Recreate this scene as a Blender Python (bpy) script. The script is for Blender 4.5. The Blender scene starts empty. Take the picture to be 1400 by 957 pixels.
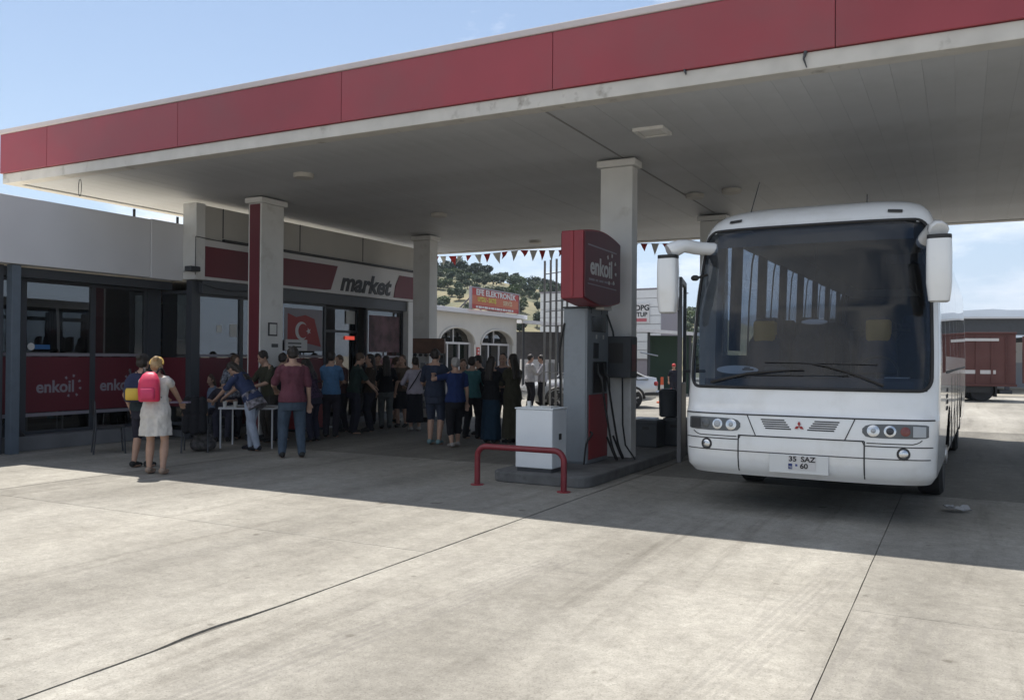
import bpy, bmesh, math, random
from mathutils import Vector, Matrix, Quaternion
R = math.radians
rnd = random.Random(7)
sc = bpy.context.scene
col = sc.collection

# ---------------------------------------------------------------- camera, sky, sun, exposure
# World frame: X runs along the canopy front edge, Y runs away under the canopy, Z up.
YAW, PITCH, ROLL, CAMH, FPX = R(27.7), math.atan(9.5/1170), 0.008, 1.65, 1170.0
cam_d = bpy.data.cameras.new('camera'); cam = bpy.data.objects.new('camera', cam_d); col.objects.link(cam)
cam_d.sensor_width = 36; cam_d.lens = 36*FPX/1400; cam_d.clip_end = 9000; cam_d.clip_start = 0.05
CAMR = Matrix.Rotation(YAW, 4, 'Z') @ Matrix.Rotation(R(90)+PITCH, 4, 'X') @ Matrix.Rotation(ROLL, 4, 'Z')
cam.matrix_world = Matrix.Translation((0, 0, CAMH)) @ CAMR
sc.camera = cam
SUN = Vector((-0.32, 0.256, 1.0)).normalized()
w = bpy.data.worlds.new('World'); sc.world = w; w.use_nodes = True
nt = w.node_tree; nt.nodes.clear()
def N(t, typ, **kw):
    n = t.nodes.new(typ)
    for k, v in kw.items(): setattr(n, k, v)
    return n
out = N(nt, 'ShaderNodeOutputWorld'); bg = N(nt, 'ShaderNodeBackground'); bg.inputs[1].default_value = 0.085
sky = N(nt, 'ShaderNodeTexSky', sky_type='NISHITA', sun_disc=False)
sky.sun_elevation = math.asin(SUN.z); sky.sun_rotation = math.atan2(SUN.x, SUN.y) % (2*math.pi)
sky.altitude = 50; sky.air_density = 1.0; sky.dust_density = 0.35; sky.ozone_density = 1.0
tc = N(nt, 'ShaderNodeTexCoord')
sep = N(nt, 'ShaderNodeSeparateXYZ'); nt.links.new(tc.outputs['Generated'], sep.inputs[0])
addz = N(nt, 'ShaderNodeMath', operation='ADD'); addz.inputs[1].default_value = 0.22
mx = N(nt, 'ShaderNodeMath', operation='MAXIMUM'); mx.inputs[1].default_value = 0.0
nt.links.new(sep.outputs[2], mx.inputs[0]); nt.links.new(mx.outputs[0], addz.inputs[0])
dx = N(nt, 'ShaderNodeMath', operation='DIVIDE'); dy = N(nt, 'ShaderNodeMath', operation='DIVIDE')
nt.links.new(sep.outputs[0], dx.inputs[0]); nt.links.new(addz.outputs[0], dx.inputs[1])
nt.links.new(sep.outputs[1], dy.inputs[0]); nt.links.new(addz.outputs[0], dy.inputs[1])
cmb = N(nt, 'ShaderNodeCombineXYZ'); nt.links.new(dx.outputs[0], cmb.inputs[0]); nt.links.new(dy.outputs[0], cmb.inputs[1])
cn = N(nt, 'ShaderNodeTexNoise'); cn.inputs['Scale'].default_value = 1.1; cn.inputs['Detail'].default_value = 9; cn.inputs['Roughness'].default_value = 0.6
cmap = N(nt, 'ShaderNodeMapping'); cmap.inputs['Location'].default_value = (8.3, 4.2, 0.4)
nt.links.new(cmb.outputs[0], cmap.inputs[0]); nt.links.new(cmap.outputs[0], cn.inputs['Vector'])
cr = N(nt, 'ShaderNodeValToRGB'); cr.color_ramp.elements[0].position = 0.48; cr.color_ramp.elements[1].position = 0.64
nt.links.new(cn.outputs[0], cr.inputs[0])
cmix = N(nt, 'ShaderNodeMixRGB'); cmix.inputs[2].default_value = (10.6, 10.7, 10.8, 1)
hz_ = N(nt, 'ShaderNodeMath', operation='SUBTRACT'); hz_.inputs[0].default_value = 1.0; nt.links.new(mx.outputs[0], hz_.inputs[1])
hp = N(nt, 'ShaderNodeMath', operation='POWER'); hp.inputs[1].default_value = 7.0; nt.links.new(hz_.outputs[0], hp.inputs[0])
hm = N(nt, 'ShaderNodeMath', operation='MULTIPLY_ADD'); hm.inputs[1].default_value = 0.75; hm.inputs[2].default_value = 0.06; nt.links.new(hp.outputs[0], hm.inputs[0])
hmix = N(nt, 'ShaderNodeMixRGB'); hmix.inputs[2].default_value = (5.2, 6.5, 8.2, 1)      # thin high haze, thicker toward the horizon all round
nt.links.new(hm.outputs[0], hmix.inputs[0]); nt.links.new(sky.outputs[0], hmix.inputs[1])
nt.links.new(cr.outputs[0], cmix.inputs[0]); nt.links.new(hmix.outputs[0], cmix.inputs[1])
nt.links.new(cmix.outputs[0], bg.inputs[0]); nt.links.new(bg.outputs[0], out.inputs[0])
sun_d = bpy.data.lights.new('sun', 'SUN'); sun_d.energy = 5.0; sun_d.angle = R(0.53); sun_d.color = (1, 0.95, 0.87)
sun = bpy.data.objects.new('sun', sun_d); col.objects.link(sun); sun.location = (-20, 16, 60)
sun.rotation_mode = 'QUATERNION'; sun.rotation_quaternion = SUN.to_track_quat('Z', 'Y')
sc.view_settings.view_transform = 'Standard'; sc.view_settings.look = 'None'; sc.view_settings.exposure = 0.60; sc.view_settings.gamma = 1.0
sc.view_settings.use_curve_mapping = False
sc.render.resolution_x = 1024; sc.render.resolution_y = 699

# ---------------------------------------------------------------- helpers
def ray(px, py):
    return (CAMR.to_3x3() @ Vector(((px-700)/FPX, (478.5-py)/FPX, -1.0)))
def G(px, py, z=0.0):                       # where a sight line meets the level z
    d = ray(px, py); t = (z-CAMH)/d.z
    return Vector((d.x*t, d.y*t, z))
def AT(px, py, D):                          # a point D metres ahead
    d = ray(px, py)
    return Vector((0, 0, CAMH)) + d*D
def sm(o): o.select_set(False)

MATS = {}
def mat(name, c, rough=0.6, metal=0.0, var=0.0, vscale=6.0, bump=0.0, bscale=30.0, coat=0.0, spec=0.5, rnd_obj=0.0, stretch=None, dirt=None, dirt_scale=1.5, dirt_pos=(0.55, 0.75)):
    if name in MATS: return MATS[name]
    m = bpy.data.materials.new(name); m.use_nodes = True; t = m.node_tree
    b = t.nodes['Principled BSDF']; b.inputs['Roughness'].default_value = rough; b.inputs['Metallic'].default_value = metal
    b.inputs['Specular IOR Level'].default_value = spec
    b.inputs['Coat Weight'].default_value = coat; b.inputs['Coat Roughness'].default_value = 0.08
    c4 = (c[0], c[1], c[2], 1)
    b.inputs['Base Color'].default_value = c4
    m.diffuse_color = c4
    co = None
    if var or bump or dirt:
        co = N(t, 'ShaderNodeTexCoord'); mp = N(t, 'ShaderNodeMapping')
        t.links.new(co.outputs['Object'], mp.inputs[0])
        if stretch: mp.inputs['Scale'].default_value = stretch
    cur = None
    if var:
        n = N(t, 'ShaderNodeTexNoise'); n.inputs['Scale'].default_value = vscale; n.inputs['Detail'].default_value = 6
        t.links.new(mp.outputs[0], n.inputs['Vector'])
        mr = N(t, 'ShaderNodeMapRange'); mr.inputs[1].default_value = 0.3; mr.inputs[2].default_value = 0.7
        mr.inputs[3].default_value = 1-var; mr.inputs[4].default_value = 1+var
        t.links.new(n.outputs[0], mr.inputs[0])
        mu = N(t, 'ShaderNodeMixRGB', blend_type='MULTIPLY'); mu.inputs[0].default_value = 1; mu.inputs[1].default_value = c4
        t.links.new(mr.outputs[0], mu.inputs[2]); cur = mu.outputs[0]
    if dirt:
        n = N(t, 'ShaderNodeTexNoise'); n.inputs['Scale'].default_value = dirt_scale; n.inputs['Detail'].default_value = 8; n.inputs['Roughness'].default_value = 0.65
        t.links.new(mp.outputs[0], n.inputs['Vector'])
        rp = N(t, 'ShaderNodeValToRGB'); rp.color_ramp.elements[0].position = dirt_pos[0]; rp.color_ramp.elements[1].position = dirt_pos[1]
        t.links.new(n.outputs[0], rp.inputs[0])
        mu = N(t, 'ShaderNodeMixRGB'); mu.inputs[2].default_value = (*dirt, 1); mu.inputs[1].default_value = c4
        t.links.new(rp.outputs[0], mu.inputs[0])
        if cur: t.links.new(cur, mu.inputs[1])
        cur = mu.outputs[0]
    if rnd_obj:
        oi = N(t, 'ShaderNodeObjectInfo'); mr = N(t, 'ShaderNodeMapRange')
        mr.inputs[3].default_value = 1-rnd_obj; mr.inputs[4].default_value = 1+rnd_obj
        t.links.new(oi.outputs['Random'], mr.inputs[0])
        mu = N(t, 'ShaderNodeMixRGB', blend_type='MULTIPLY'); mu.inputs[0].default_value = 1; mu.inputs[1].default_value = c4
        t.links.new(mr.outputs[0], mu.inputs[2])
        if cur: t.links.new(cur, mu.inputs[1])
        cur = mu.outputs[0]
    if cur: t.links.new(cur, b.inputs['Base Color'])
    if bump:
        n = N(t, 'ShaderNodeTexNoise'); n.inputs['Scale'].default_value = bscale; n.inputs['Detail'].default_value = 4
        t.links.new(mp.outputs[0], n.inputs['Vector'])
        bm = N(t, 'ShaderNodeBump'); bm.inputs['Strength'].default_value = bump; bm.inputs['Distance'].default_value = 0.02
        t.links.new(n.outputs[0], bm.inputs['Height']); t.links.new(bm.outputs[0], b.inputs['Normal'])
    MATS[name] = m
    return m
def glass(name, tint, refl=1.0, rough=0.0, ior=1.5):
    if name in MATS: return MATS[name]
    m = bpy.data.materials.new(name); m.use_nodes = True; t = m.node_tree; t.nodes.clear()
    o = N(t, 'ShaderNodeOutputMaterial'); tr = N(t, 'ShaderNodeBsdfTransparent'); tr.inputs[0].default_value = (*tint, 1)
    gl = N(t, 'ShaderNodeBsdfGlossy'); gl.inputs['Roughness'].default_value = rough; gl.inputs[0].default_value = (refl, refl, refl, 1)
    ge = N(t, 'ShaderNodeNewGeometry'); dt = N(t, 'ShaderNodeVectorMath', operation='DOT_PRODUCT')
    t.links.new(ge.outputs['Normal'], dt.inputs[0]); t.links.new(ge.outputs['Incoming'], dt.inputs[1])
    ab = N(t, 'ShaderNodeMath', operation='ABSOLUTE'); t.links.new(dt.outputs['Value'], ab.inputs[0])
    om = N(t, 'ShaderNodeMath', operation='SUBTRACT'); om.inputs[0].default_value = 1.0; t.links.new(ab.outputs[0], om.inputs[1])
    pw = N(t, 'ShaderNodeMath', operation='POWER'); pw.inputs[1].default_value = 5.0; t.links.new(om.outputs[0], pw.inputs[0])
    f0 = ((ior-1)/(ior+1))**2; fr = N(t, 'ShaderNodeMath', operation='MULTIPLY_ADD'); fr.inputs[1].default_value = 1-f0; fr.inputs[2].default_value = f0; t.links.new(pw.outputs[0], fr.inputs[0])
    mxs = N(t, 'ShaderNodeMixShader')
    t.links.new(fr.outputs[0], mxs.inputs[0]); t.links.new(tr.outputs[0], mxs.inputs[1]); t.links.new(gl.outputs[0], mxs.inputs[2])
    t.links.new(mxs.outputs[0], o.inputs[0]); MATS[name] = m
    return m

class MB:
    def __init__(s): s.v = []; s.f = []
    def add(s, vs, fs):
        n = len(s.v); s.v += [tuple(p) for p in vs]; s.f += [tuple(i+n for i in f) for f in fs]; return s
    def box(s, x0, x1, y0, y1, z0, z1):
        return s.add([(x0,y0,z0),(x1,y0,z0),(x1,y1,z0),(x0,y1,z0),(x0,y0,z1),(x1,y0,z1),(x1,y1,z1),(x0,y1,z1)],
                     [(0,3,2,1),(4,5,6,7),(0,1,5,4),(1,2,6,5),(2,3,7,6),(3,0,4,7)])
    def quad(s, *p): return s.add(p, [tuple(range(len(p)))])
    def tube(s, pts, r, n=8, caps=True):
        pts = [Vector(p) for p in pts]; rs = r if isinstance(r, (list, tuple)) else [r]*len(pts)
        prev = None; rings = []
        for i, p in enumerate(pts):
            a = pts[max(i-1, 0)]; b = pts[min(i+1, len(pts)-1)]; d = (b-a).normalized()
            if prev is None: x = d.orthogonal().normalized()
            else:
                x = prev - d*prev.dot(d)
                x = x.normalized() if x.length > 1e-6 else d.orthogonal().normalized()
            prev = x; y = d.cross(x)
            rings.append([p + (x*math.cos(2*math.pi*k/n) + y*math.sin(2*math.pi*k/n))*rs[i] for k in range(n)])
        return s.rings(rings, caps)
    def rings(s, rings, caps=True):
        n = len(rings[0]); vs = [q for rg in rings for q in rg]; fs = []
        for i in range(len(rings)-1):
            for k in range(n):
                fs.append((i*n+k, i*n+(k+1) % n, (i+1)*n+(k+1) % n, (i+1)*n+k))
        if caps: fs.append(tuple(reversed(range(n)))); fs.append(tuple((len(rings)-1)*n+k for k in range(n)))
        return s.add(vs, fs)
    def lathe(s, prof, c=(0, 0, 0), n=20, axis='Z', caps=True):
        rg = []
        for r, h in prof:
            ring = []
            for k in range(n):
                a = 2*math.pi*k/n; x, y = r*math.cos(a), r*math.sin(a)
                ring.append(Vector(c) + (Vector((x, y, h)) if axis == 'Z' else Vector((h, x, y)) if axis == 'X' else Vector((y, h, x))))
            rg.append(ring)
        return s.rings(rg, caps)
    def prism(s, poly, axis, a, b):
        n = len(poly)
        def p(q, h): return (h, q[0], q[1]) if axis == 'X' else (q[0], h, q[1]) if axis == 'Y' else (q[0], q[1], h)
        vs = [p(q, a) for q in poly] + [p(q, b) for q in poly]
        fs = [(k, (k+1) % n, n+(k+1) % n, n+k) for k in range(n)] + [tuple(reversed(range(n))), tuple(range(n, 2*n))]
        return s.add(vs, fs)
    def ball(s, c, r, n=10, m=7):
        rx, ry, rz = r if isinstance(r, (list, tuple)) else (r, r, r)
        rg = []
        for i in range(1, m):
            a = math.pi*i/m
            rg.append([Vector((c[0]+rx*math.sin(a)*math.cos(2*math.pi*k/n), c[1]+ry*math.sin(a)*math.sin(2*math.pi*k/n), c[2]-rz*math.cos(a))) for k in range(n)])
        return s.rings(rg, True)
    def mesh(s, name, fix=True):
        me = bpy.data.meshes.new(name); me.from_pydata(s.v, [], s.f)
        if fix:
            b = bmesh.new(); b.from_mesh(me); bmesh.ops.recalc_face_normals(b, faces=b.faces[:]); b.to_mesh(me); b.free()
        me.update(); return me
    def build(s, name, m, parent=None, bevel=0, smooth=None, fix=True, seg=2):
        return link(name, s.mesh(name, fix), m, parent, bevel, smooth, seg)
def link(name, me, m, parent=None, bevel=0, smooth=None, seg=2):
    o = bpy.data.objects.new(name, me); col.objects.link(o)
    if m is not None and not me.materials: me.materials.append(m)
    if parent is not None: o.parent = parent
    if smooth is not None:
        me.polygons.foreach_set('use_smooth', [True]*len(me.polygons))
        if smooth < 180: me.set_sharp_from_angle(angle=R(smooth))
    if bevel:
        bv = o.modifiers.new('bevel', 'BEVEL'); bv.width = bevel; bv.segments = seg; bv.limit_method = 'ANGLE'; bv.angle_limit = R(40)
    return o
def B(name, m, parent, x0, x1, y0, y1, z0, z1, bevel=0):
    return MB().box(x0, x1, y0, y1, z0, z1).build(name, m, parent, bevel)
def tag(o, label=None, cat=None, group=None, kind=None):
    if label: o['label'] = label
    if cat: o['category'] = cat
    if group: o['group'] = group
    if kind: o['kind'] = kind
    return o
def thing(name, label, cat, loc=(0, 0, 0), rz=0, group=None):
    o = bpy.data.objects.new(name, None); col.objects.link(o); o.empty_display_size = 0.2
    o.location = loc; o.rotation_euler = (0, 0, rz)
    return tag(o, label, cat, group)
def copy_tree(o, parent=None):
    c = o.copy(); col.objects.link(c)
    if parent is not None: c.parent = parent
    for ch in list(o.children): copy_tree(ch, c)
    return c
def text(body, size, m, parent, mtx, name='lettering', bold=0.0, shear=0.0, ext=0.004, sx=1.0, align='CENTER', spacing=1.0):
    cu = bpy.data.curves.new('txt', 'FONT'); cu.body = body; cu.size = size; cu.extrude = ext; cu.offset = bold; cu.shear = shear
    cu.align_x = align; cu.align_y = 'CENTER'; cu.space_character = spacing; cu.resolution_u = 4
    t = bpy.data.objects.new('txt', cu); col.objects.link(t)
    dg = bpy.context.evaluated_depsgraph_get(); me = bpy.data.meshes.new_from_object(t.evaluated_get(dg))
    bpy.data.objects.remove(t); bpy.data.curves.remove(cu)
    me.transform(Matrix.Diagonal((sx, 1, 1, 1))); me.transform(mtx); me.name = name
    me.materials.clear()
    return link(name, me, m, parent)
def frame(origin, xdir, zdir=(0, 0, 1)):     # text plane: local x along xdir, local y up
    x = Vector(xdir).normalized(); up = Vector(zdir).normalized(); n = x.cross(up).normalized()
    M = Matrix((x, up, n)).transposed().to_4x4(); M.translation = Vector(origin); return M
# ---------------------------------------------------------------- materials of the place
def concrete_ground(name='forecourt concrete', tone=1.0):
    m = bpy.data.materials.new(name); m.use_nodes = True; t = m.node_tree; b = t.nodes['Principled BSDF']
    g = N(t, 'ShaderNodeNewGeometry')
    def noise(scale, det, stretch=(1, 1, 1), rough=0.6, loc=(0, 0, 0), dist=0.0):
        mp = N(t, 'ShaderNodeMapping'); mp.inputs['Scale'].default_value = stretch; mp.inputs['Location'].default_value = loc
        t.links.new(g.outputs['Position'], mp.inputs[0])
        n = N(t, 'ShaderNodeTexNoise'); n.inputs['Scale'].default_value = scale; n.inputs['Detail'].default_value = det
        n.inputs['Roughness'].default_value = rough; n.inputs['Distortion'].default_value = dist
        t.links.new(mp.outputs[0], n.inputs['Vector']); return n.outputs[0]
    def ramp(src, p0, p1, c0, c1):
        r = N(t, 'ShaderNodeValToRGB'); e = r.color_ramp.elements
        e[0].position = p0; e[1].position = p1; e[0].color = (*c0, 1); e[1].color = (*c1, 1)
        t.links.new(src, r.inputs[0]); return r.outputs[0]
    def mul(a, b2, f=1.0):
        mu = N(t, 'ShaderNodeMixRGB', blend_type='MULTIPLY'); mu.inputs[0].default_value = f
        t.links.new(a, mu.inputs[1]); t.links.new(b2, mu.inputs[2]); return mu.outputs[0]
    base = ramp(noise(0.55, 9, dist=0.6), 0.32, 0.68, (0.285, 0.270, 0.240), (0.375, 0.36, 0.326))
    c = mul(base, ramp(noise(1.0, 6, (0.75, 0.11, 1), 0.6, (3, 1, 0), 0.3), 0.36, 0.66, (0.70, 0.695, 0.69), (1.08, 1.08, 1.08)))       # tyre-polished lanes
    c = mul(c, ramp(noise(2.2, 5, (1.6, 0.10, 1), 0.7, (9, 4, 0), 0.2), 0.55, 0.72, (1, 1, 1), (0.74, 0.73, 0.72)))
    c = mul(c, ramp(noise(5, 8, (1, 1, 1), 0.7), 0.3, 0.7, (0.80, 0.795, 0.79), (1.10, 1.10, 1.09)))
    c = mul(c, ramp(noise(17, 9, (1, 1, 1), 0.8, (2, 7, 0)), 0.35, 0.66, (0.80, 0.795, 0.785), (1.10, 1.10, 1.10)))
    c = mul(c, ramp(noise(9, 7, (1, 0.25, 1), 0.75, (1, 3, 0)), 0.58, 0.70, (1, 1, 1), (0.80, 0.79, 0.78)))
    c = mul(c, ramp(noise(70, 4, (1, 1, 1), 0.8), 0.3, 0.7, (0.80, 0.80, 0.79), (1.14, 1.14, 1.14)))
    c = mul(c, ramp(noise(3.1, 2, (1, 1, 1), 0.5, (5, 2, 0)), 0.715, 0.74, (1, 1, 1), (0.62, 0.60, 0.58)))                              # old oil drops
    def lane(x0, wd, y0, y1, strength, seed):                     # ribbed tyre print running front to back, broken up by noise
        nonlocal c
        sp_ = N(t, 'ShaderNodeSeparateXYZ'); t.links.new(g.outputs['Position'], sp_.inputs[0])
        def mth(op, a, b=None):
            n = N(t, 'ShaderNodeMath', operation=op)
            for i, q in enumerate((a, b)):
                if q is None: continue
                if isinstance(q, (int, float)): n.inputs[i].default_value = q
                else: t.links.new(q, n.inputs[i])
            return n.outputs[0]
        xx = mth('SUBTRACT', sp_.outputs[0], mth('ADD', mth('MULTIPLY', sp_.outputs[1], 0.10), x0))
        inx = mth('LESS_THAN', mth('ABSOLUTE', xx), wd/2)
        iny = mth('MULTIPLY', mth('GREATER_THAN', sp_.outputs[1], y0), mth('LESS_THAN', sp_.outputs[1], y1))
        rib = mth('GREATER_THAN', mth('SINE', mth('MULTIPLY', xx, 2*math.pi/(wd/5))), -0.2)
        br = mth('GREATER_THAN', noise(6, 5, (1, 0.35, 1), 0.7, (seed, 0, 0)), 0.46)
        f = mth('MULTIPLY', mth('MULTIPLY', mth('MULTIPLY', inx, iny), mth('MULTIPLY', rib, br)), strength)
        mu = N(t, 'ShaderNodeMixRGB'); mu.inputs[2].default_value = (0.15, 0.14, 0.13, 1); t.links.new(f, mu.inputs[0]); t.links.new(c, mu.inputs[1]); c = mu.outputs[0]
    lane(-3.55, 0.30, 2.0, 6.5, 0.28, 1); lane(-1.55, 0.28, 1.0, 7.2, 0.20, 4); lane(-6.2, 0.28, 3.0, 7.0, 0.16, 8); lane(-0.9, 0.55, 0.5, 6.0, 0.22, 12); lane(0.9, 0.3, 2.5, 9.0, 0.20, 15)
    vo = N(t, 'ShaderNodeTexVoronoi'); vo.inputs['Scale'].default_value = 2.3; t.links.new(g.outputs['Position'], vo.inputs['Vector'])
    c = mul(c, ramp(vo.outputs['Distance'], 0.035, 0.06, (0.55, 0.54, 0.52), (1, 1, 1)), 0.7)                                           # small round spots
    vo = N(t, 'ShaderNodeTexVoronoi'); vo.inputs['Scale'].default_value = 55; t.links.new(g.outputs['Position'], vo.inputs['Vector'])
    c = mul(c, ramp(vo.outputs['Distance'], 0.10, 0.30, (0.60, 0.59, 0.58), (1, 1, 1)), 0.75)                                           # aggregate
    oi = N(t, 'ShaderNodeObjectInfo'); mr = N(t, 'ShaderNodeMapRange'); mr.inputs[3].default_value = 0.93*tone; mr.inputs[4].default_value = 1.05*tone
    t.links.new(oi.outputs['Random'], mr.inputs[0]); c = mul(c, mr.outputs[0])
    t.links.new(c, b.inputs['Base Color']); b.inputs['Roughness'].default_value = 0.85; b.inputs['Specular IOR Level'].default_value = 0.3
    bp = N(t, 'ShaderNodeBump'); bp.inputs['Strength'].default_value = 0.35; bp.inputs['Distance'].default_value = 0.01
    t.links.new(noise(40, 5, (1, 0.5, 1), 0.7), bp.inputs['Height']); t.links.new(bp.outputs[0], b.inputs['Normal'])
    return m
M_conc = concrete_ground()
M_conc_shade = concrete_ground('canopy shade concrete', 0.62)      # same concrete darkened: canopy shade painted into the slab colour
M_joint = mat('joint filler', (0.13, 0.12, 0.105), 0.95, var=0.4, vscale=4)
M_dirt = mat('dusty yard', (0.29, 0.265, 0.215), 0.95, var=0.25, vscale=0.35, bump=0.3, bscale=3)
M_wall = mat('white render', (0.50, 0.49, 0.48), 0.85, var=0.06, vscale=1.2, bump=0.12, bscale=60, dirt=(0.42, 0.41, 0.39), dirt_scale=0.7, dirt_pos=(0.55, 0.85))
M_wallp = mat('parapet paint', (0.60, 0.60, 0.62), 0.8, var=0.06, vscale=0.8, bump=0.1, bscale=50, dirt=(0.40, 0.40, 0.40), dirt_scale=0.6, dirt_pos=(0.55, 0.9))
M_panel = mat('grey beige cladding', (0.42, 0.405, 0.375), 0.6, var=0.05, vscale=1.5)
M_white = mat('white paint', (0.60, 0.60, 0.59), 0.5, var=0.05, vscale=3, dirt=(0.38, 0.36, 0.33), dirt_scale=2.2, dirt_pos=(0.58, 0.82))
M_wstain = mat('weathered white beam', (0.50, 0.485, 0.455), 0.7, var=0.08, vscale=4, bump=0.2, bscale=14, dirt=(0.20, 0.18, 0.155), dirt_scale=2.6, dirt_pos=(0.60, 0.74), stretch=(1, 1, 0.8))
M_red = mat('faded red fascia', (0.27, 0.034, 0.048), 0.42, var=0.10, vscale=0.9, dirt=(0.20, 0.055, 0.062), dirt_scale=0.6, dirt_pos=(0.45, 0.8), rnd_obj=0.07)
M_roof = mat('pale roof membrane', (0.74, 0.68, 0.56), 0.8, var=0.06, vscale=1)
M_red2 = mat('red paint', (0.28, 0.022, 0.035), 0.45, var=0.08, vscale=2)
M_redv = mat('red vinyl', (0.12, 0.014, 0.024), 0.55, var=0.06, vscale=2)
M_cap = mat('coping metal', (0.50, 0.45, 0.45), 0.45, var=0.06, vscale=1)
M_ceil = mat('ceiling slat', (0.42, 0.435, 0.455), 0.6, var=0.10, vscale=0.8, rnd_obj=0.02, dirt=(0.33, 0.335, 0.34), dirt_scale=0.5, dirt_pos=(0.5, 0.85))
M_dark = mat('dark steel', (0.035, 0.038, 0.045), 0.45, var=0.1)
M_blue = mat('blue grey steel', (0.10, 0.125, 0.155), 0.5, var=0.08)
M_black = mat('black plastic', (0.012, 0.012, 0.013), 0.5)
M_rubber = mat('black rubber', (0.02, 0.02, 0.021), 0.8, var=0.2)
M_frame = mat('window frame', (0.05, 0.055, 0.065), 0.5)
M_chrome = mat('chrome', (0.75, 0.75, 0.76), 0.15, 1.0)
M_alu = mat('aluminium', (0.55, 0.55, 0.56), 0.35, 0.8)
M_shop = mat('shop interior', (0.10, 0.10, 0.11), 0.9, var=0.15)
M_shelf = mat('shop shelf goods', (0.16, 0.12, 0.10), 0.8, var=0.9, vscale=7)
M_lett = mat('white lettering', (0.54, 0.53, 0.53), 0.5)
M_lettg = mat('grey vinyl lettering', (0.26, 0.24, 0.27), 0.6)
M_ink = mat('black lettering', (0.012, 0.012, 0.015), 0.5)
M_paper = mat('paper', (0.62, 0.62, 0.60), 0.9, var=0.05)
G_shop = glass('shop glass', (0.26, 0.29, 0.30), 1.0, 0.0, 2.2)

# ---------------------------------------------------------------- ground
def ground():
    mb = MB().quad((-4100, -280, -0.05), (4100, -280, -0.05), (4100, 4150, -0.05), (-4100, 4150, -0.05))
    tag(mb.build('ground', M_dirt), kind='structure')
    fc = B('forecourt', M_joint, None, -24, 24, -6.2, 47, -0.04, -0.012); tag(fc, kind='structure')
    xs = [-23.7, -20.4, -17.1, -13.7, -10.3, -6.98, -3.97, -0.64, 2.7, 6.0, 9.3, 12.6, 15.9, 19.2, 22.5]
    ys = [-5.8, 0.55, 6.07, 11.6, 17.1, 22.6, 28.1, 33.6, 39.1, 44.6]
    r = random.Random(3); g = 0.0026
    def edge(p, q, n, amp):                                     # a saw-cut edge with chips
        out = []
        d = (Vector(q)-Vector(p)); nrm = Vector((-d.y, d.x)).normalized()
        for i in range(n):
            f = i/n; c = Vector(p)+d*f
            if i: c += nrm*abs(r.gauss(0, amp))
            out.append(c)
        return out
    for i in range(len(xs)-1):
        for j in range(len(ys)-1):
            wide = 0.0022; x0, x1, y0, y1 = xs[i]+g+(wide if xs[i] == -3.97 else 0), xs[i+1]-g-(wide if xs[i+1] == -3.97 else 0), ys[j]+g, ys[j+1]-g
            near = j in (1, 2, 3) and 3 <= i <= 9
            n = 22 if near and (xs[i] == -3.97 or xs[i+1] == -3.97) else 9 if near else 1
            na = 9 if near else 1
            pts = edge((x0, y0), (x1, y0), na, 0.0015) + edge((x1, y0), (x1, y1), n, 0.004 if xs[i+1] == -3.97 else 0.0015) + edge((x1, y1), (x0, y1), na, 0.0015) + edge((x0, y1), (x0, y0), n, 0.004 if xs[i] == -3.97 else 0.0015)
            if near and xs[i+1] == -3.97 and j == 1:            # broken corner of the joint
                for p in pts:
                    if abs(p.x-x1) < 0.06 and 3.3 < p.y < 4.15: p.x -= 0.045*math.sin((p.y-3.3)/0.85*math.pi)
            dz = r.uniform(-0.002, 0.002)
            mb = MB().prism([(p.x, p.y) for p in pts], 'Z', -0.03, dz)
            mb.build('concrete_slab', M_conc_shade if j in (3, 4) else M_conc, fc)
ground()

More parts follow.
